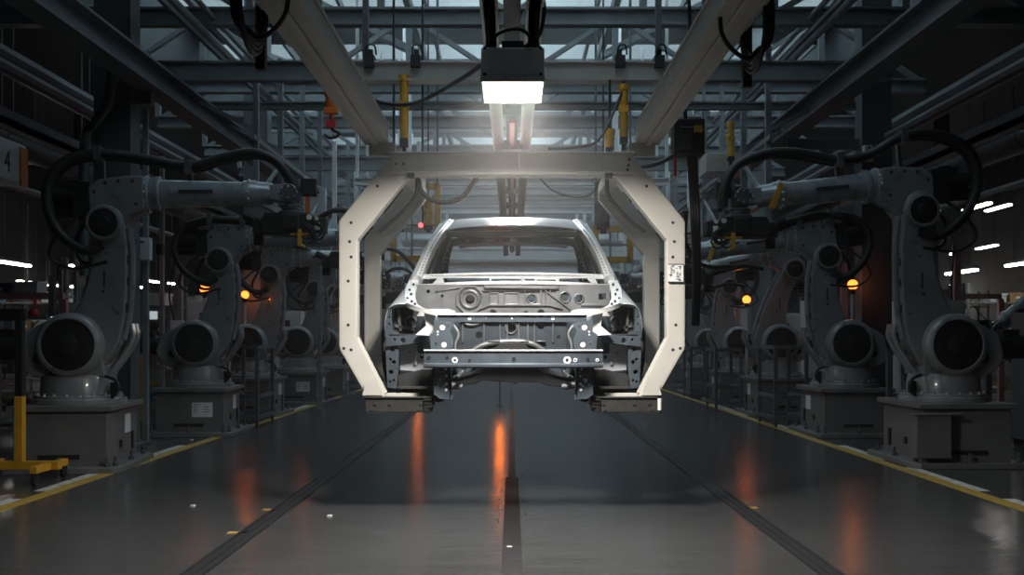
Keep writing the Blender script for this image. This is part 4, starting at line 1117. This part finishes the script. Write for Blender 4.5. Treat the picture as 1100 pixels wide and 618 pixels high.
# ================================================================== amber beacons
def bulb(t, z, w=1.8):
    l = bpy.data.lights.new('bulb', 'POINT'); l.energy = w; l.color = (1.0, .28, .05); l.shadow_soft_size = .02
    o = bpy.data.objects.new('bulb', l); COL.objects.link(o); o.parent = t; o.location = (0,0,z)
def beacon(px, py, d, label, h=None):
    p = at(px, py, d); z = p.z
    t = thing('amber_beacon', label, 'warning light', (p.x, p.y, 0), 0, 'amber beacons along the line')
    m = MB(); m.box(-.09,.09,-.09,.09,0,.015); m.cyl((0,0,.015),(0,0,z-.13),.022,n=10); m.build('post', 'cab', t)
    m = MB(); m.cyl((0,0,z-.13),(0,0,z-.06),.032,n=14); m.cyl((0,0,z+.068),(0,0,z+.08),.02,n=14); m.build('socket', 'black', t)
    m = MB(); m.ball((0,0,z),.07,18); part_label(m.build('lens', 'amber', t), 'glowing amber lens')
    bulb(t, z)
beacon(220, 310, 14.4, 'amber beacon between the first two robots of the left row')
beacon(263, 317, 17.5, 'amber beacon between second and third robots of the left row')
beacon(329, 327, 20.8, 'amber beacon behind the fourth robot of the left row')
beacon(388, 337, 27.5, 'amber beacon seen through the carrier beside the car')
beacon(916, 306, 14.0, 'amber beacon between the first two robots of the right row')
beacon(802, 322, 17.55, 'amber beacon between third and fourth robots of the right row')
beacon(709, 338, 27.5, 'amber beacon far off beside the plated carrier post')
t = thing('assumed_beacon', 'assumed unseen amber beacon on a short stand in the aisle behind the car', 'warning light', (-.22, 18.5, 0))  # beacon assumed, added unseen behind the car to give the central orange floor streak
m = MB(); m.box(-.06,.06,-.06,.06,0,.015); m.cyl((0,0,.015),(0,0,.82),.012,n=10); m.build('post', 'steeldk', t)
m = MB(); m.lathe((0,0,.82),(0,0,1),[(0,0),(.075,0),(.078,.09),(.065,.16),(0,.18)],18); m.build('lens', 'amber', t); bulb(t, .90, 6)
t = thing('assumed_beacon', 'assumed unseen amber beacon on a short stand far behind the car towards the left row', 'warning light', (-2.35, 25.5, 0))  # second assumed beacon, added out of sight for the floor streak left of centre
m = MB(); m.box(-.1,.1,-.1,.1,0,.02); m.cyl((0,0,.02),(0,0,1.2),.02,n=10); m.build('post', 'steeldk', t)
m = MB(); m.lathe((0,0,1.2),(0,0,1),[(0,0),(.06,0),(.062,.09),(.05,.14),(0,.15)],18); m.build('lens', 'amber', t); bulb(t, 1.27, 4)

# ================================================================== fluorescent tubes
def tube(px, py, d, label, L=1.15, cross=False, group='tubes over the side aisles'):
    p = at(px, py, d)
    t = thing('tube_light', label, 'tube light', p, math.pi/2 if cross else 0, group)
    m = MB(); m.prism([(-.07,.035),(.07,.035),(.04,.09),(-.04,.09)],-L/2-.03,L/2+.03,'y')
    top = (6.001 if abs(p.x) > 6.6 else 7.601) - p.z
    for yy in (-L*.3, L*.3): m.box(-.008,.008,yy-.008,yy+.008,.09,top)
    m.build('batten', 'cabdk', t)
    m = MB()
    for xx in (-.035,.035): m.cyl((xx,-L/2,.01),(xx,L/2,.01),.022,n=10)
    m.build('lamp_tube', 'tube', t)
TU = [(15,284,19,'longest lit tube on the left, above the workbench'),(32,304,25,'lit tube in the left aisle, left one of a close pair'),(43,305.5,26.3,'lit tube in the left aisle, right one of a close pair'),
 (87,288,22,'lit tube just left of the nearest left robot arm'),(79,308.5,27,'far lit tube below the one beside the nearest left arm'),(88,310,28.5,'far lit tube touching the nearest left arm outline'),
 (59.5,307,27.5,'short far lit tube beside the left aisle column'),(150,309,28,'lit tube left of the white switch box post'),(163.5,303,30,'round small lit tube between the columns behind the left row'),
 (189,306,30,'lit tube left of the first amber beacon, left one of a touching pair'),(194,307,31.5,'lit tube left of the first amber beacon, right one of a touching pair'),
 (1049,223,21,'large lit tube high beyond the right row, beside the tall column'),(1072,224,24,'smaller lit tube high beyond the right row, next to the large one'),
 (1032.5,293,18.5,'large low lit tube behind the nearest right robot elbow'),(1098,284,19,'lit tube cut by the right edge of the picture'),(1060,266,28,'dim far tube above the lone right aisle robot'),
 (997,284,33,'tiny far lit tube beside the nearest right robot arm'),(998,308,35,'tiny far lit tube low beside the nearest right robot arm'),(1014,308,36,'tiny far lit tube behind the nearest right robot elbow hose'),(1018,274,30,'faint small tube between the nearest right arm and the large low tube')]
for px,py,d,l in TU: tube(px,py,d,l)
for px,py,d,l in ((8,137,13.5,'dim tube near the top left corner of the aisle'),(42,148,17,'small bright dot of a tube above the numbered box'),(92,179,16,'short tube seen inside the nearest left robot hose loop')):
    tube(px,py,d,l,L=.5)

# ================================================================== numbered box, switch boxes
t = thing('numbered_box', 'grey hanging box with a black number 4 beside the left aisle', 'box', (-6.0, 11.2, 2.95))
m = MB(); m.box(-.45,.45,-.5,.5,0,.46); m.build('housing', 'cab', t, bev=.01)
m = MB(); m.box(.45,.47,.34,.5,-.02,.42); m.build('orange_strip', 'orange', t)
fc = bpy.data.curves.new('digit', 'FONT'); fc.body = '4'; fc.size = .34; fc.extrude = .002; fc.align_x = 'CENTER'; fc.materials.append(M['ink'])
f0 = bpy.data.objects.new('digit_curve', fc); COL.objects.link(f0); bpy.context.view_layer.update()
fm = bpy.data.meshes.new_from_object(f0.evaluated_get(bpy.context.evaluated_depsgraph_get())); bpy.data.objects.remove(f0)
fo = bpy.data.objects.new('digit', fm); COL.objects.link(fo); fo.parent = t; fo.location = (.453, .06, .10); fo.rotation_euler = (R(90), 0, R(90)); fo.scale = (.8, 1, 1)
m = MB()
for yy in (-.4,.4): m.box(-.02,.02,yy-.02,yy+.02,.46,3.05)
m.build('hanger_rod', 'steeldk', t)
def swbox(p, w, h, dp, label, m_='cab', strip=None, post=True, cat='switch box'):
    t = thing('switch_box', label, cat, (p.x, p.y, p.z), 0, 'wall and post boxes')
    m = MB(); m.box(-w/2,w/2,-dp/2,dp/2,-h/2,h/2); m.build('housing', m_, t, bev=.008)
    m = MB(); m.box(-w*.12,w*.12,-dp/2-.008,-dp/2,h*.28,h*.36); m.build('latch', 'ink', t)
    if strip:
        m = MB(); m.box(-w/2-.09,-w/2,-dp/2,dp/2-.02,-h/2,h/2); m.build('side_strip', strip, t)
    if post:
        m = MB(); m.box(-.03,.03,dp/2,dp/2+.06,-p.z,min(2.6,3.9-p.z)); m.build('post', 'steel', t)
swbox(at(154,268,11.9), .18, .26, .1, 'white switch box on a slim post beside the nearest left robot arm')
swbox(at(342,218,17.5), .27, .50, .16, 'pale grey box with an orange side strip above the left row wrists', strip='orange')
swbox(at(172,268,15.0), .09, .16, .1, 'small black box on a post behind the left row', 'black')
swbox(at(932,165,14.095), .12, .22, .1, 'small grey green box on the right column', 'cab', post=False)
swbox(at(25,160,20.35), .5, .6, .2, 'grey box high in the dark left aisle behind the numbered box', 'cab')

# ================================================================== control cabinets and machines behind the rows
def cabinet(x, y, w, dp, h, label, m_='cab', group='control cabinets', z0=.08):
    t = thing('control_cabinet', label, 'cabinet', (x, y, 0), 0, group)
    m = MB(); m.box(-w/2,w/2,-dp/2,dp/2,z0,h); m.build('body', m_, t, bev=.008)
    m = MB(); m.box(-w/2+.02,w/2-.02,-dp/2+.03,dp/2-.03,0,z0); m.build('base', 'black', t)
    n = 2 if w > .9 else 1
    for k in range(n):
        a = -w/2+.02+k*(w-.04)/n; c = a+(w-.04)/n-.01
        m = MB(); m.box(a,c,-dp/2-.02,-dp/2,z0+.04,h-.04); d_ = m.build('door', m_, t, bev=.004)
        m = MB(); m.box(c-.06,c-.035,-dp/2-.045,-dp/2-.02,h*.52,h*.62); m.build('handle', 'black', d_)
    m = MB()
    for q in range(5): m.box(-w*.3,-w*.3+w*.25,-dp/2-.026,-dp/2-.021,h*.2+q*.03,h*.2+q*.03+.012)
    m.build('vent_slats', 'ink', t)
    m = MB(); m.box(w*.05,w*.22,-dp/2-.03,-dp/2-.021,h*.80,h*.88); m.build('display', 'screen' if (int(abs(x*10))%3==0) else 'ink', t)
CABS = [(-5.9,14.6,.95,.5,1.72,'large grey control cabinet behind the second left robot','cab'),(-6.7,12.4,.8,.5,1.6,'dark control cabinet behind the nearest left robot','cabdk'),
 (-5.5,18.2,.7,.5,1.9,'narrow grey cabinet behind the third left robot','cab'),(-5.6,21.5,.8,.5,1.8,'grey cabinet behind the fourth left robot','cab'),(-7.2,20.5,.9,.5,2.0,'dark cabinet deep in the left aisle','cabdk'),
 (-5.6,25.2,.9,.5,1.9,'far grey cabinet behind the fifth left robot','cab'),
 (5.9,14.6,.9,.5,1.75,'grey control cabinet behind the second right robot','cab'),(6.2,11.4,1.0,.6,1.5,'dark cabinet behind the nearest right robot','cabdk'),(5.6,18.4,.7,.5,1.9,'narrow cabinet behind the third right robot','cab'),
 (5.6,21.6,.8,.5,1.75,'cabinet behind the fourth right robot','cab'),(5.7,25.4,.9,.5,1.9,'far cabinet behind the fifth right robot','cab'),(7.6,19.5,.9,.5,2.1,'dark cabinet deep in the right aisle','cabdk')]
for x,y,w,dp,h,l,mt in CABS: cabinet(x,y,w,dp,h,l,mt)

# storage racks in the aisles with cartons and bins
def rack(x, y, w, h, dp, n, label, col='steel'):
    t = thing('storage_rack', label, 'rack', (x, y, 0), 0, 'storage racks in the aisles')
    for sx in (-1,1):
        for sy in (-1,1):
            m = MB(); m.box(sx*w/2-.025,sx*w/2+.025,sy*dp/2-.025,sy*dp/2+.025,0,h); m.build('post', col, t)
    zs = [h*(k+.35)/n for k in range(n)]
    for z in zs:
        m = MB(); m.box(-w/2,w/2,-dp/2,dp/2,z-.03,z); m.build('shelf', col, t)
    m = MB(); m.bar((-w/2,dp/2,.1),(w/2,dp/2,h-.1),.02,.02); m.bar((-w/2,dp/2,h-.1),(w/2,dp/2,.1),.02,.02); m.build('brace', col, t)
    return [(x, y, z, w, dp) for z in zs]
rb = random.Random(21)
def bin_(x, y, z, w, d, h, mt, label, group):
    m = MB(); k = .88
    m.add([(-w/2*k,-d/2*k,0),(w/2*k,-d/2*k,0),(w/2*k,d/2*k,0),(-w/2*k,d/2*k,0),(-w/2,-d/2,h),(w/2,-d/2,h),(w/2,d/2,h),(-w/2,d/2,h)],[(0,3,2,1),(0,1,5,4),(1,2,6,5),(2,3,7,6),(3,0,4,7),(4,5,6,7)])
    m.box(-w/2-.012,w/2+.012,-d/2-.012,d/2+.012,h-.03,h)
    m.box(-w*.12,w*.12,-d/2-.006,-d/2+.02,h*.35,h*.6,1)
    o = m.build('storage_bin', [mt,'paper']); o.location = (x,y,z); tag(o, label, 'bin', group)
ri = 0
RK = [(-6.3,17.0,1.6,2.1,.5,4,'storage rack behind the gap of second and third left robots'),(-7.4,15.0,1.8,2.2,.5,4,'storage rack in the left aisle left of the grey cabinet'),(-9.6,20.0,2.0,2.3,.5,4,'storage rack far left above the workbench'),
      (-6.6,23.0,1.8,2.3,.5,4,'far storage rack behind the fourth left robot'),(-8.2,26,2.0,2.4,.5,4,'farthest storage rack of the left aisle'),(-10.5,23,2.0,2.4,.5,4,'storage rack at the far left under the tubes'),
      (6.4,16.6,1.6,2.1,.5,4,'storage rack behind the gap of second and third right robots'),(7.3,22,1.8,2.2,.5,4,'storage rack deep behind the fourth right robot'),(9.8,20,2.0,2.3,.5,4,'storage rack under the large low tube on the right'),
      (6.5,26,1.8,2.3,.5,4,'farthest storage rack of the right aisle'),(10.5,25,2.0,2.4,.5,4,'storage rack at the far right')]
SHORT = ['behind second left robot','left of grey cabinet','above the workbench','behind fourth left robot','farthest in left aisle','far left under tubes',
         'behind second right robot','behind fourth right robot','under large low tube','farthest in right aisle','at the far right']
ORD = ['first','second','third','fourth','fifth','sixth','seventh','eighth','ninth']
for (x,y,w,h,dp,n,l), sh_n in zip(RK, SHORT):
    for lv, (sx,sy,sz,sw,sd) in zip(('lowest','second','third','top'), rack(x,y,w,h,dp,n,l)):
        q, no = -sw/2+.24, 0
        while q < sw/2-.24:
            bw = .22+.14*rb.random()
            if rb.random() < .78:
                mt = rb.choice(['cab','cab','carton','cabdk','white','pinkpipe','blue'])
                nm = {'cab':'grey','carton':'brown','cabdk':'dark','white':'white','pinkpipe':'dusty red','blue':'blue'}[mt]
                bin_(sx+q, sy-.02, sz, bw, .34, .14+.14*rb.random(), mt, '%s bin, %s on %s shelf of the rack %s' % (nm, ORD[no], lv, sh_n), 'bins on the rack %s' % sh_n)
                no += 1
            q += bw + .05
# workbench at the far left, rear portal frame with switch lights
t = thing('workbench', 'dark workbench with an upper shelf at the left edge', 'workbench', (-5.75, 10.9, 0))
m = MB(); m.box(-.85,.75,-.4,.4,.95,1.0); m.build('worktop', 'cabdk', t, bev=.005)
for sx in (-.8,.7):
    for sy in (-.35,.35):
        m = MB(); m.box(sx-.03,sx+.03,sy-.03,sy+.03,0,.95 if sy < 0 else 1.9); m.build('leg', 'steeldk', t)
m = MB(); m.box(-.85,.75,.1,.4,1.42,1.45); m.build('upper_shelf', 'steeldk', t)
m = MB(); m.box(-.8,.7,-.33,.35,.3,.33); m.build('lower_shelf', 'steeldk', t)
def portal(x, y, w, h, label, leds=True, mt='pinkpipe'):
    t = thing('portal_frame', label, 'frame', (x, y, 0))
    for sx in (-1,1):
        m = MB(); m.box(sx*w/2-.045,sx*w/2+.045,-.04,.04,0,h); m.build('post', mt, t)
    m = MB(); m.box(-w/2,w/2,-.04,.04,h,h+.09); m.build('top_bar', mt, t)
    m = MB(); m.box(-w/2,w/2,-.03,.03,h*.55,h*.55+.06); m.build('mid_bar', mt, t)
    if leds:
        m = MB(); m.box(-w/2+.05,-w/2+.2,-.10,-.04,h-.30,h-.05); m.build('push_button_box', 'black', t)
        m = MB(); m.cyl((-w/2+.125,-.12,h-.17),(-w/2+.125,-.10,h-.17),.035,n=14); m.build('indicator', 'orange', t)
        m = MB(); m.ball((w*.2,-.09,h-.2),.075,12); m.cyl((w*.2,-.09,h-.2),(w*.2,-.04,h),.02,n=8); m.build('mushroom_button', 'red', t)
portal(-6.75, 14.0, 1.25, 1.75, 'dusty red portal frame with an orange light and a red button in the left aisle')
portal(-6.9, 18.6, 1.6, 1.9, 'plain dusty red portal frame further back in the left aisle', False)
portal(7.6, 17.6, 1.6, 1.9, 'plain dusty red portal frame behind the right row', False)
portal(7.1, 13.4, 1.0, 1.5, 'dark portal frame behind the nearest right robot', False, 'steeldk')
for i, (x, y, h) in enumerate(((-5.2,16.0,2.4),(-5.3,20.2,2.5),(-5.25,23.4,2.5),(5.25,16.2,2.4),(5.3,20.4,2.5),(5.2,23.6,2.5),(-7.6,17.4,2.6),(6.6,15.2,2.6))):
    t = thing('cable_post', 'tall slim conduit post %s' % ('behind the second left robot','behind the third left robot','behind the fifth left robot','behind the second right robot','behind the third right robot','behind the fifth right robot','deep in the left aisle beside the portal frame','deep in the right aisle')[i], 'post', (x,y,0))
    m = MB(); m.box(-.05,.05,-.05,.05,0,h); m.box(-.12,.12,-.12,.12,0,.02); m.build('post', 'pinkpipe' if i % 2 else 'steel', t)
    m = MB(); m.box(-.1,.1,-.12,-.05,1.2,1.5); m.build('junction_box', 'cab', t)
    m = MB(); m.tube([(.08,-.06,.05),(.07,-.06,1.0),(.05,-.08,1.25)],.014); m.tube([(-.05,-.09,1.5),(-.12,-.1,1.9),(-.06,-.06,h)],.014); m.build('conduit', 'rubber', t)

# ================================================================== racks and stands in front of the rows
def rackframe(x, y, w, dp, h, label, mt='steeldk', mid=(.35,)):
    t = thing('rack_frame', label, 'rack', (x, y, 0), 0, 'open rack frames beside the rows')
    for sx in (-1,1):
        for sy in (-1,1):
            m = MB(); m.box(sx*w/2-.025,sx*w/2+.025,sy*dp/2-.025,sy*dp/2+.025,.08,h); p = m.build('post', mt, t)
            m = MB(); m.cyl((sx*w/2-.012,sy*dp/2,.045),(sx*w/2+.012,sy*dp/2,.045),.045,n=14); m.box(sx*w/2-.02,sx*w/2+.02,sy*dp/2-.02,sy*dp/2+.02,.05,.08); m.build('caster', 'black', p)
    for z in (h-.05,.10)+tuple(h*q for q in mid):
        m = MB()
        for sy in (-1,1): m.box(-w/2,w/2,sy*dp/2-.02,sy*dp/2+.02,z,z+.05)
        for sx in (-1,1): m.box(sx*w/2-.02,sx*w/2+.02,-dp/2,dp/2,z,z+.05)
        m.build('cross_bar', mt, t)
rackframe(-3.72, 14.55, .42, .9, 1.12, 'open rack frame on casters between second and third left robots')
rackframe(3.80, 14.4, .42, .9, 1.12, 'open rack frame on casters between second and third right robots')
rackframe(3.68, 17.8, .42, .8, 1.05, 'smaller open rack frame before the fourth right robot')
rackframe(3.85, 21.2, .42, .8, 1.05, 'smallest open rack frame far along the right row')
def guard(x, y, w, h, label, rz=0, mt='steeldk'):
    t = thing('guard_rail', label, 'guard rail', (x, y, 0), rz)
    for k in range(3):
        m = MB(); xx = -w/2+w*k/2; m.box(xx-.03,xx+.03,-.03,.03,0,h); m.box(xx-.07,xx+.07,-.07,.07,0,.012); m.build('post', mt, t)
    for z in (h-.05, h*.5):
        m = MB(); m.box(-w/2,w/2,-.025,.025,z,z+.05); m.build('bar', mt, t)
guard(5.75, 9.9, 1.5, 1.12, 'dark guard rail right of the nearest right robot')
guard(4.75, 11.4, 1.1, 1.10, 'dark guard rail between the first two right robots', 0)
guard(-5.0, 15.2, 1.0, 1.05, 'yellow guard rail behind the second left robot', 0, 'yellow')
guard(-4.95, 12.15, .9, 1.10, 'yellow guard rail between the first two left robots', 0, 'yellow')
t = thing('wheeled_stand', 'yellow wheeled stand with a dark screen post at the left front', 'stand', (-4.17, 8.68, 0))
m = MB(); m.box(-.035,.035,-.035,.035,.10,.72); m.build('column', 'yellow', t, bev=.004)
m = MB(); m.box(-.42,.34,-.04,.04,.10,.17); m.box(-.36,-.28,-.3,.3,.10,.16); m.box(.22,.28,-.3,.3,.10,.16); m.build('base_frame', 'yellow', t, bev=.004)
m = MB(); m.box(-.03,.03,-.03,.03,.72,1.45); m.box(-.5,.05,-.02,.02,1.36,1.46); m.build('upper_post', 'black', t)
for sx in (-.32,.25):
    for sy in (-.27,.27):
        m = MB(); m.cyl((sx-.015,sy,.05),(sx+.015,sy,.05),.05,n=16); m.box(sx-.02,sx+.02,sy-.02,sy+.02,.05,.10); m.build('caster', 'rubber', t)
t = thing('grey_crate', 'dark lidded crate on the floor beside the yellow wheeled stand', 'crate', (-5.40, 9.2, 0))
m = MB(); m.box(-.3,.3,-.3,.3,.0,.5); m.build('body', 'cabdk', t, bev=.01)
m = MB(); m.box(-.32,.32,-.32,.32,.5,.55); m.build('lid', 'cab', t, bev=.01)

# ================================================================== overhead hoists and cables
t = thing('hoist_beam', 'grey hoist beam crossing behind the work lamp', 'beam', (0, 10.5, 3.95))
m = MB(); m.box(-1.9,1.9,-.06,.06,-.10,.07); m.box(-1.9,1.9,-.10,.10,-.11,-.095); m.box(-1.9,1.9,-.1,.1,.07,.085); m.build('beam', 'railgrey', t, bev=.003)
m = MB()
for x in (-1.5,1.5): m.box(x-.03,x+.03,-.03,.03,.085,1.45)
m.build('hanger_rod', 'steeldk', t)
m = MB()
for x in (-1.45,-.98,1.1,1.5):
    m.box(x-.05,x+.05,-.12,.12,.02,.14); m.box(x-.025,x+.025,-.03,.03,.14,.22); m.tube([(x-.03,-.1,.12),(x-.02,-.14,.22),(x+.05,-.1,.24),(x+.07,-.08,.15)],.010,6)
m.build('trolley', 'black', t)
def hoist(px, y0, y1, d, label, mt='yellow', hook=False, zt=3.84, w=.045, top=None):
    x = X_(px,d); za, zb = Z_(y0,d), Z_(y1,d)
    t = thing('hoist', label, 'hoist', (x, d, za), 0, 'hoists over the line')
    L = za - zb
    m = MB(); m.cyl((0,0,0),(0,0,(top or zt)-za),.012,n=8); m.build('suspension_cable', 'rubber', t)
    m = MB(); m.cyl((0,0,0),(0,0,-L*(.45 if hook else .98)),w,n=14); m.cyl((0,0,.01),(0,0,-.05),w*1.25,n=14); m.box(-w*1.1,w*1.1,-w,w,-L*.5,-L*.38); m.build('body', mt, t, bev=.004)
    if hook:
        m = MB(); m.cyl((0,0,-L*.45),(0,0,-L*.68),.02,n=8); m.box(-.05,.05,-.04,.04,-L*.80,-L*.66); m.build('chain', 'red', t)
        m = MB(); m.tube([(0,0,-L*.8),(.02,0,-L*.86),(.075,0,-L*.92),(.05,0,-L*1.0),(-.02,0,-L*1.02),(-.07,0,-L*.95)],.016,8); m.build('hook', 'black', t)
    else:
        m = MB(); m.box(-w*.9,w*.9,-w,w,-L*1.08,-L*.96); m.cyl((0,0,-L*1.05),(0,0,-L*1.2),w*.5,n=8); m.build('tip', 'black', t)
hoist(434, 82, 152, 10.45, 'yellow stick hoist hanging above the carrier on the left')
hoist(670, 92, 150, 10.45, 'yellow stick hoist hanging above the carrier on the right')
hoist(655, 140, 160, 10.40, 'short yellow hoist stub beside the right stick hoist')
hoist(356, 98, 147, 10.5, 'orange chain hoist with a black hook outside the left rail', 'orange', True, w=.06)
hoist(460, 214, 244, 16.0, 'far yellow hoist hanging behind the carrier on the left', 'yellow', top=7.601, w=.07)
hoist(648, 196, 242, 14.0, 'dark hoist with a small yellow band behind the carrier on the right', 'cabdk', top=7.601, w=.09)
hoist(785, 132, 170, 15.0, 'pale yellow hanging bar right of the rail over the grey platform', 'yellow', top=4.3, w=.05)
hoist(423, 205, 245, 11.5, 'dark hoist motor with a red light hanging left behind the carrier', 'black', top=7.601, w=.11)
m = MB(); p = at(452,242,11.3); m.ball((0,0,0),.028,10); m.cyl((0,.0,0),(0,.22,.02),.014,n=8,m=1); m.cyl((0,.22,0),(0,.22,7.601-p.z),.012,n=8,m=1)
o = m.build('red_lamp_rail_hang', ['redled','black']); o.name = 'indicator_lamp'; o.location = p; tag(o, 'small glowing red indicator hanging left of the car roof', 'indicator light')
# yellow guard frames hanging behind the carrier
def yframe(x0, x1, y0, y1, d, label, left=True):
    xa, xb, za, zb = X_(x0,d), X_(x1,d), Z_(y1,d), Z_(y0,d)
    t = thing('hanging_guard', label, 'guard frame', ((xa+xb)/2, d, za))
    w, h = (xb-xa)/2, zb-za
    m = MB(); r = .045
    m.box(-w-r,-w+r,-r,r,-r,h+r); m.box(w-r,w+r,-r,r,-r,h+r); m.box(-w,w,-r,r,-r,r); m.box(-w,w,-r,r,h-r,h+r); m.build('frame', 'yellow', t)
    m = MB(); m.box(-w/6-.015,-w/6+.015,-.015,.015,0,h); m.box(-w,w,-.015,.015,h*.45,h*.45+.03); m.build('mesh_bars', 'steel', t)
    m = MB()
    for sx in (-1,1): m.box(sx*w-.02,sx*w+.02,-.02,.02,h,7.601-za)
    m.build('hanger_rod', 'steeldk', t)
yframe(423,470,200,278,16.2,'large yellow hanging guard frame behind the carrier on the left')
yframe(640,677,246,279,16.2,'small yellow hanging guard frame behind the carrier on the right')
# festoon cables at the rails
def festoon(s, d, label):
    x = s*1.0
    t = thing('festoon_trolley', label, 'cable trolley', (x, d, 2.69))
    m = MB(); m.box(-.09,.07,-.10,.10,.0,.10); m.box(-.05,.03,-.06,.06,.10,.30); m.build('carriage', 'black', t, bev=.005)
    m = MB()
    for k in range(4):
        a = k*.022
        m.tube([(s*.05,-.05+a,.10),(s*(.06+a*.6),-.06+a,-.02),(s*(.07+a*.6),-.02+a,-.20),(s*(.065),.10+a,-.31+a),(s*.06,.24,-.28+a),(s*.055,.32,-.17+a),(s*.06,.36,-.06)],.012,8)
    m.build('cable_loop', 'rubber', t)
    m = MB(); m.box(s*.07-.02,s*.07+.02,.30,.34,-.34,.0); m.box(s*.0-.015,s*.0+.015,-.12,-.08,.1,.9); m.build('clamp_strip', 'black', t)
    m = MB(); m.tube([(-s*.05,-.1,.15),(-s*.12,-.12,.0),(-s*.12,-.05,-.2),(s*.0,.05,-.28),(s*.08,.1,-.22)],.010,8); m.build('thin_loop', 'rubber', t)
festoon(-1, 4.05, 'black cable trolley with hanging loops on the left overhead rail')
festoon(1, 4.35, 'black cable trolley with hanging loops on the right overhead rail')
# cable bundle down beside the right post of the carrier
t = thing('cable_bundle', 'black cable bundle dropping from a valve block beside the right carrier post', 'cable', (1.25, 7.35, 2.55))
m = MB(); m.box(-.10,.12,-.08,.08,-.03,.22); m.box(-.06,.03,-.10,-.06,.0,.16); m.build('valve_block', 'black', t, bev=.006)
m = MB(); m.box(.04,.10,-.10,-.07,.12,.17); m.build('yellow_cap', 'yellow', t)
m = MB()
for k in range(3): m.tube([(.02+.02*k,0,-.03),(.045+.018*k,0,-.4),(.06+.015*k,0,-.9),(.055+.012*k,0,-1.25)],.018,8)
m.build('cable', 'rubber', t)
m = MB(); m.tube([(-.06,0,0),(-.2,-.05,-.09),(-.42,-.08,-.14)],.016,8); m.tube([(0,0,.2),(-.02,0,.4),(-.06,0,.6),(.03,.02,.8),(.0,.05,1.6)],.014,8); m.build('branch_cable', 'rubber', t)
m = MB(); m.box(-.09,-.07,-.02,.0,-.18,-.06); m.cyl((-.08,-.01,-.06),(-.08,-.01,-.02),.006,n=6); m.build('tag', 'red', t)
# sagging cable from the hoist beam to the lamp
m = MB(); a = at(372,68,9.6); c = at(395,104,9.2); d_ = at(440,112,8.6); e = at(490,88,6.9); f = at(526,64,5.85)
m.tube([a,c,d_,e,f],.016,8,sm=8); tag(m.build('sagging_cable', 'rubber', loc=a), 'black cable sagging from the hoist beam across to the work lamp', 'cable')
m = MB(); a = at(590,160,9.0); c = at(620,158,9.3); d_ = at(645,148,9.8); e = at(668,100,10.4); m.tube([a,c,d_,e],.014,8,sm=8)
tag(m.build('sagging_cable', 'rubber', loc=a), 'thin black cable rising to the right stick hoist', 'cable')
# cable from the tool area at the right post
m = MB(); a = at(737,262,9.0); c = at(755,285,9.3); d_ = at(790,287,9.9); m.tube([at(737,225,8.6),a,c,d_],.020,8,sm=8)
tag(m.build('drooping_cable', 'rubber', loc=at(737,225,8.6)), 'black cable drooping from the carrier post towards the second right robot', 'cable')
# platform box hanging on the right, far
t = thing('hanging_platform', 'pale brownish hanging platform box right of the right rail', 'platform', at(776,178,15.5))
m = MB(); m.box(-.30,.36,-.3,.3,-.14,.14); m.build('box', 'railgrey', t, bev=.005)
m = MB()
for sx in (-.28,.33): m.box(sx-.02,sx+.02,-.02,.02,.14,1.6)
m.build('hanger_rod', 'steel', t)
# bend of duct on the left column, duct run outside the columns
for s, lb in ((-1,'left'),(1,'right')):
    m = MB(); m.tube([(s*6.75,8,3.9),(s*6.75,26,3.9),(s*6.75,40,3.9)],.22,16,sm=1); 
    for k in range(12): m.lathe((s*6.75,8.5+k*2.4,3.9),(0,1,0),[(.22,0),(.235,0),(.235,.05),(.22,.05)],16)
    tag(m.build('air_duct', 'steeldk', loc=(s*6.75,8,3.9)), 'round dark air duct behind the columns on the %s' % ('side of the numbered box' if s < 0 else 'side without the numbered box'), 'duct')
m = MB(); m.tube([(-4.35,11.2,4.3),(-4.35,11.1,4.0),(-4.38,11.1,3.75),(-4.55,11.15,3.55),(-4.68,11.2,3.3),(-4.70,11.25,1.9)],.05,10)
tag(m.build('column_pipe', 'steeldk', loc=(-4.35,11.2,4.3)), 'bent dark pipe running down the nearest left column', 'pipe')


# ================================================================== separate pieces become parts of their own
SPLIT = {'hanger_rod','roof_bow','hose_clamp','inner_pillar','strut','carriage','trolley','cable','mesh_bars','door_seal_flange','brace','conduit','suspension_cable','wheelhouse_panel','upright','embossing','air_line','wrist_motor','balance_link','hose_pack','loose_cable','cable_loop','spacer','cross_bar','lamp_tube','conductor','mount','service_port','valve_block','branch_cable','top_member','side_wall','beam','vent_plug','subframe_edge','clamp_strip','headlamp_frame','splash_shield','front_rail','floor_pan','firewall','clamp_jaw','bolt_or_hole','dark_piercing','spot_weld','anchor_bolt','boss','caster','lettering','locating_pad'}
def islands(me):
    par = list(range(len(me.vertices)))
    def find(a):
        while par[a] != a: par[a] = par[par[a]]; a = par[a]
        return a
    for e in me.edges:
        a, b_ = find(e.vertices[0]), find(e.vertices[1])
        if a != b_: par[a] = b_
    return [find(i) for i in range(len(par))]
def split_loose(o):
    me = o.data; root = islands(me)
    ks = sorted(set(root))
    if len(ks) < 2 or len(ks) > 30: return
    kids = list(o.children)
    first = None
    for k in ks:
        idx = [i for i, r_ in enumerate(root) if r_ == k]; mp = {i: n for n, i in enumerate(idx)}
        nm = bpy.data.meshes.new(me.name)
        fs = [(p, [mp[i] for i in p.vertices]) for p in me.polygons if root[p.vertices[0]] == k]
        nm.from_pydata([me.vertices[i].co for i in idx], [], [f for _, f in fs])
        for mm in me.materials: nm.materials.append(mm)
        for q, (p, _) in zip(nm.polygons, fs): q.material_index = p.material_index; q.use_smooth = True
        nm.set_sharp_from_angle(angle=R(38))
        if first is None: first = nm
        else:
            c = o.copy(); c.data = nm; COL.objects.link(c); c.parent = o.parent
    o.data = first
for o in list(COL.objects):
    if o.type == 'MESH' and o.parent and o.name.split('.')[0] in SPLIT: split_loose(o)
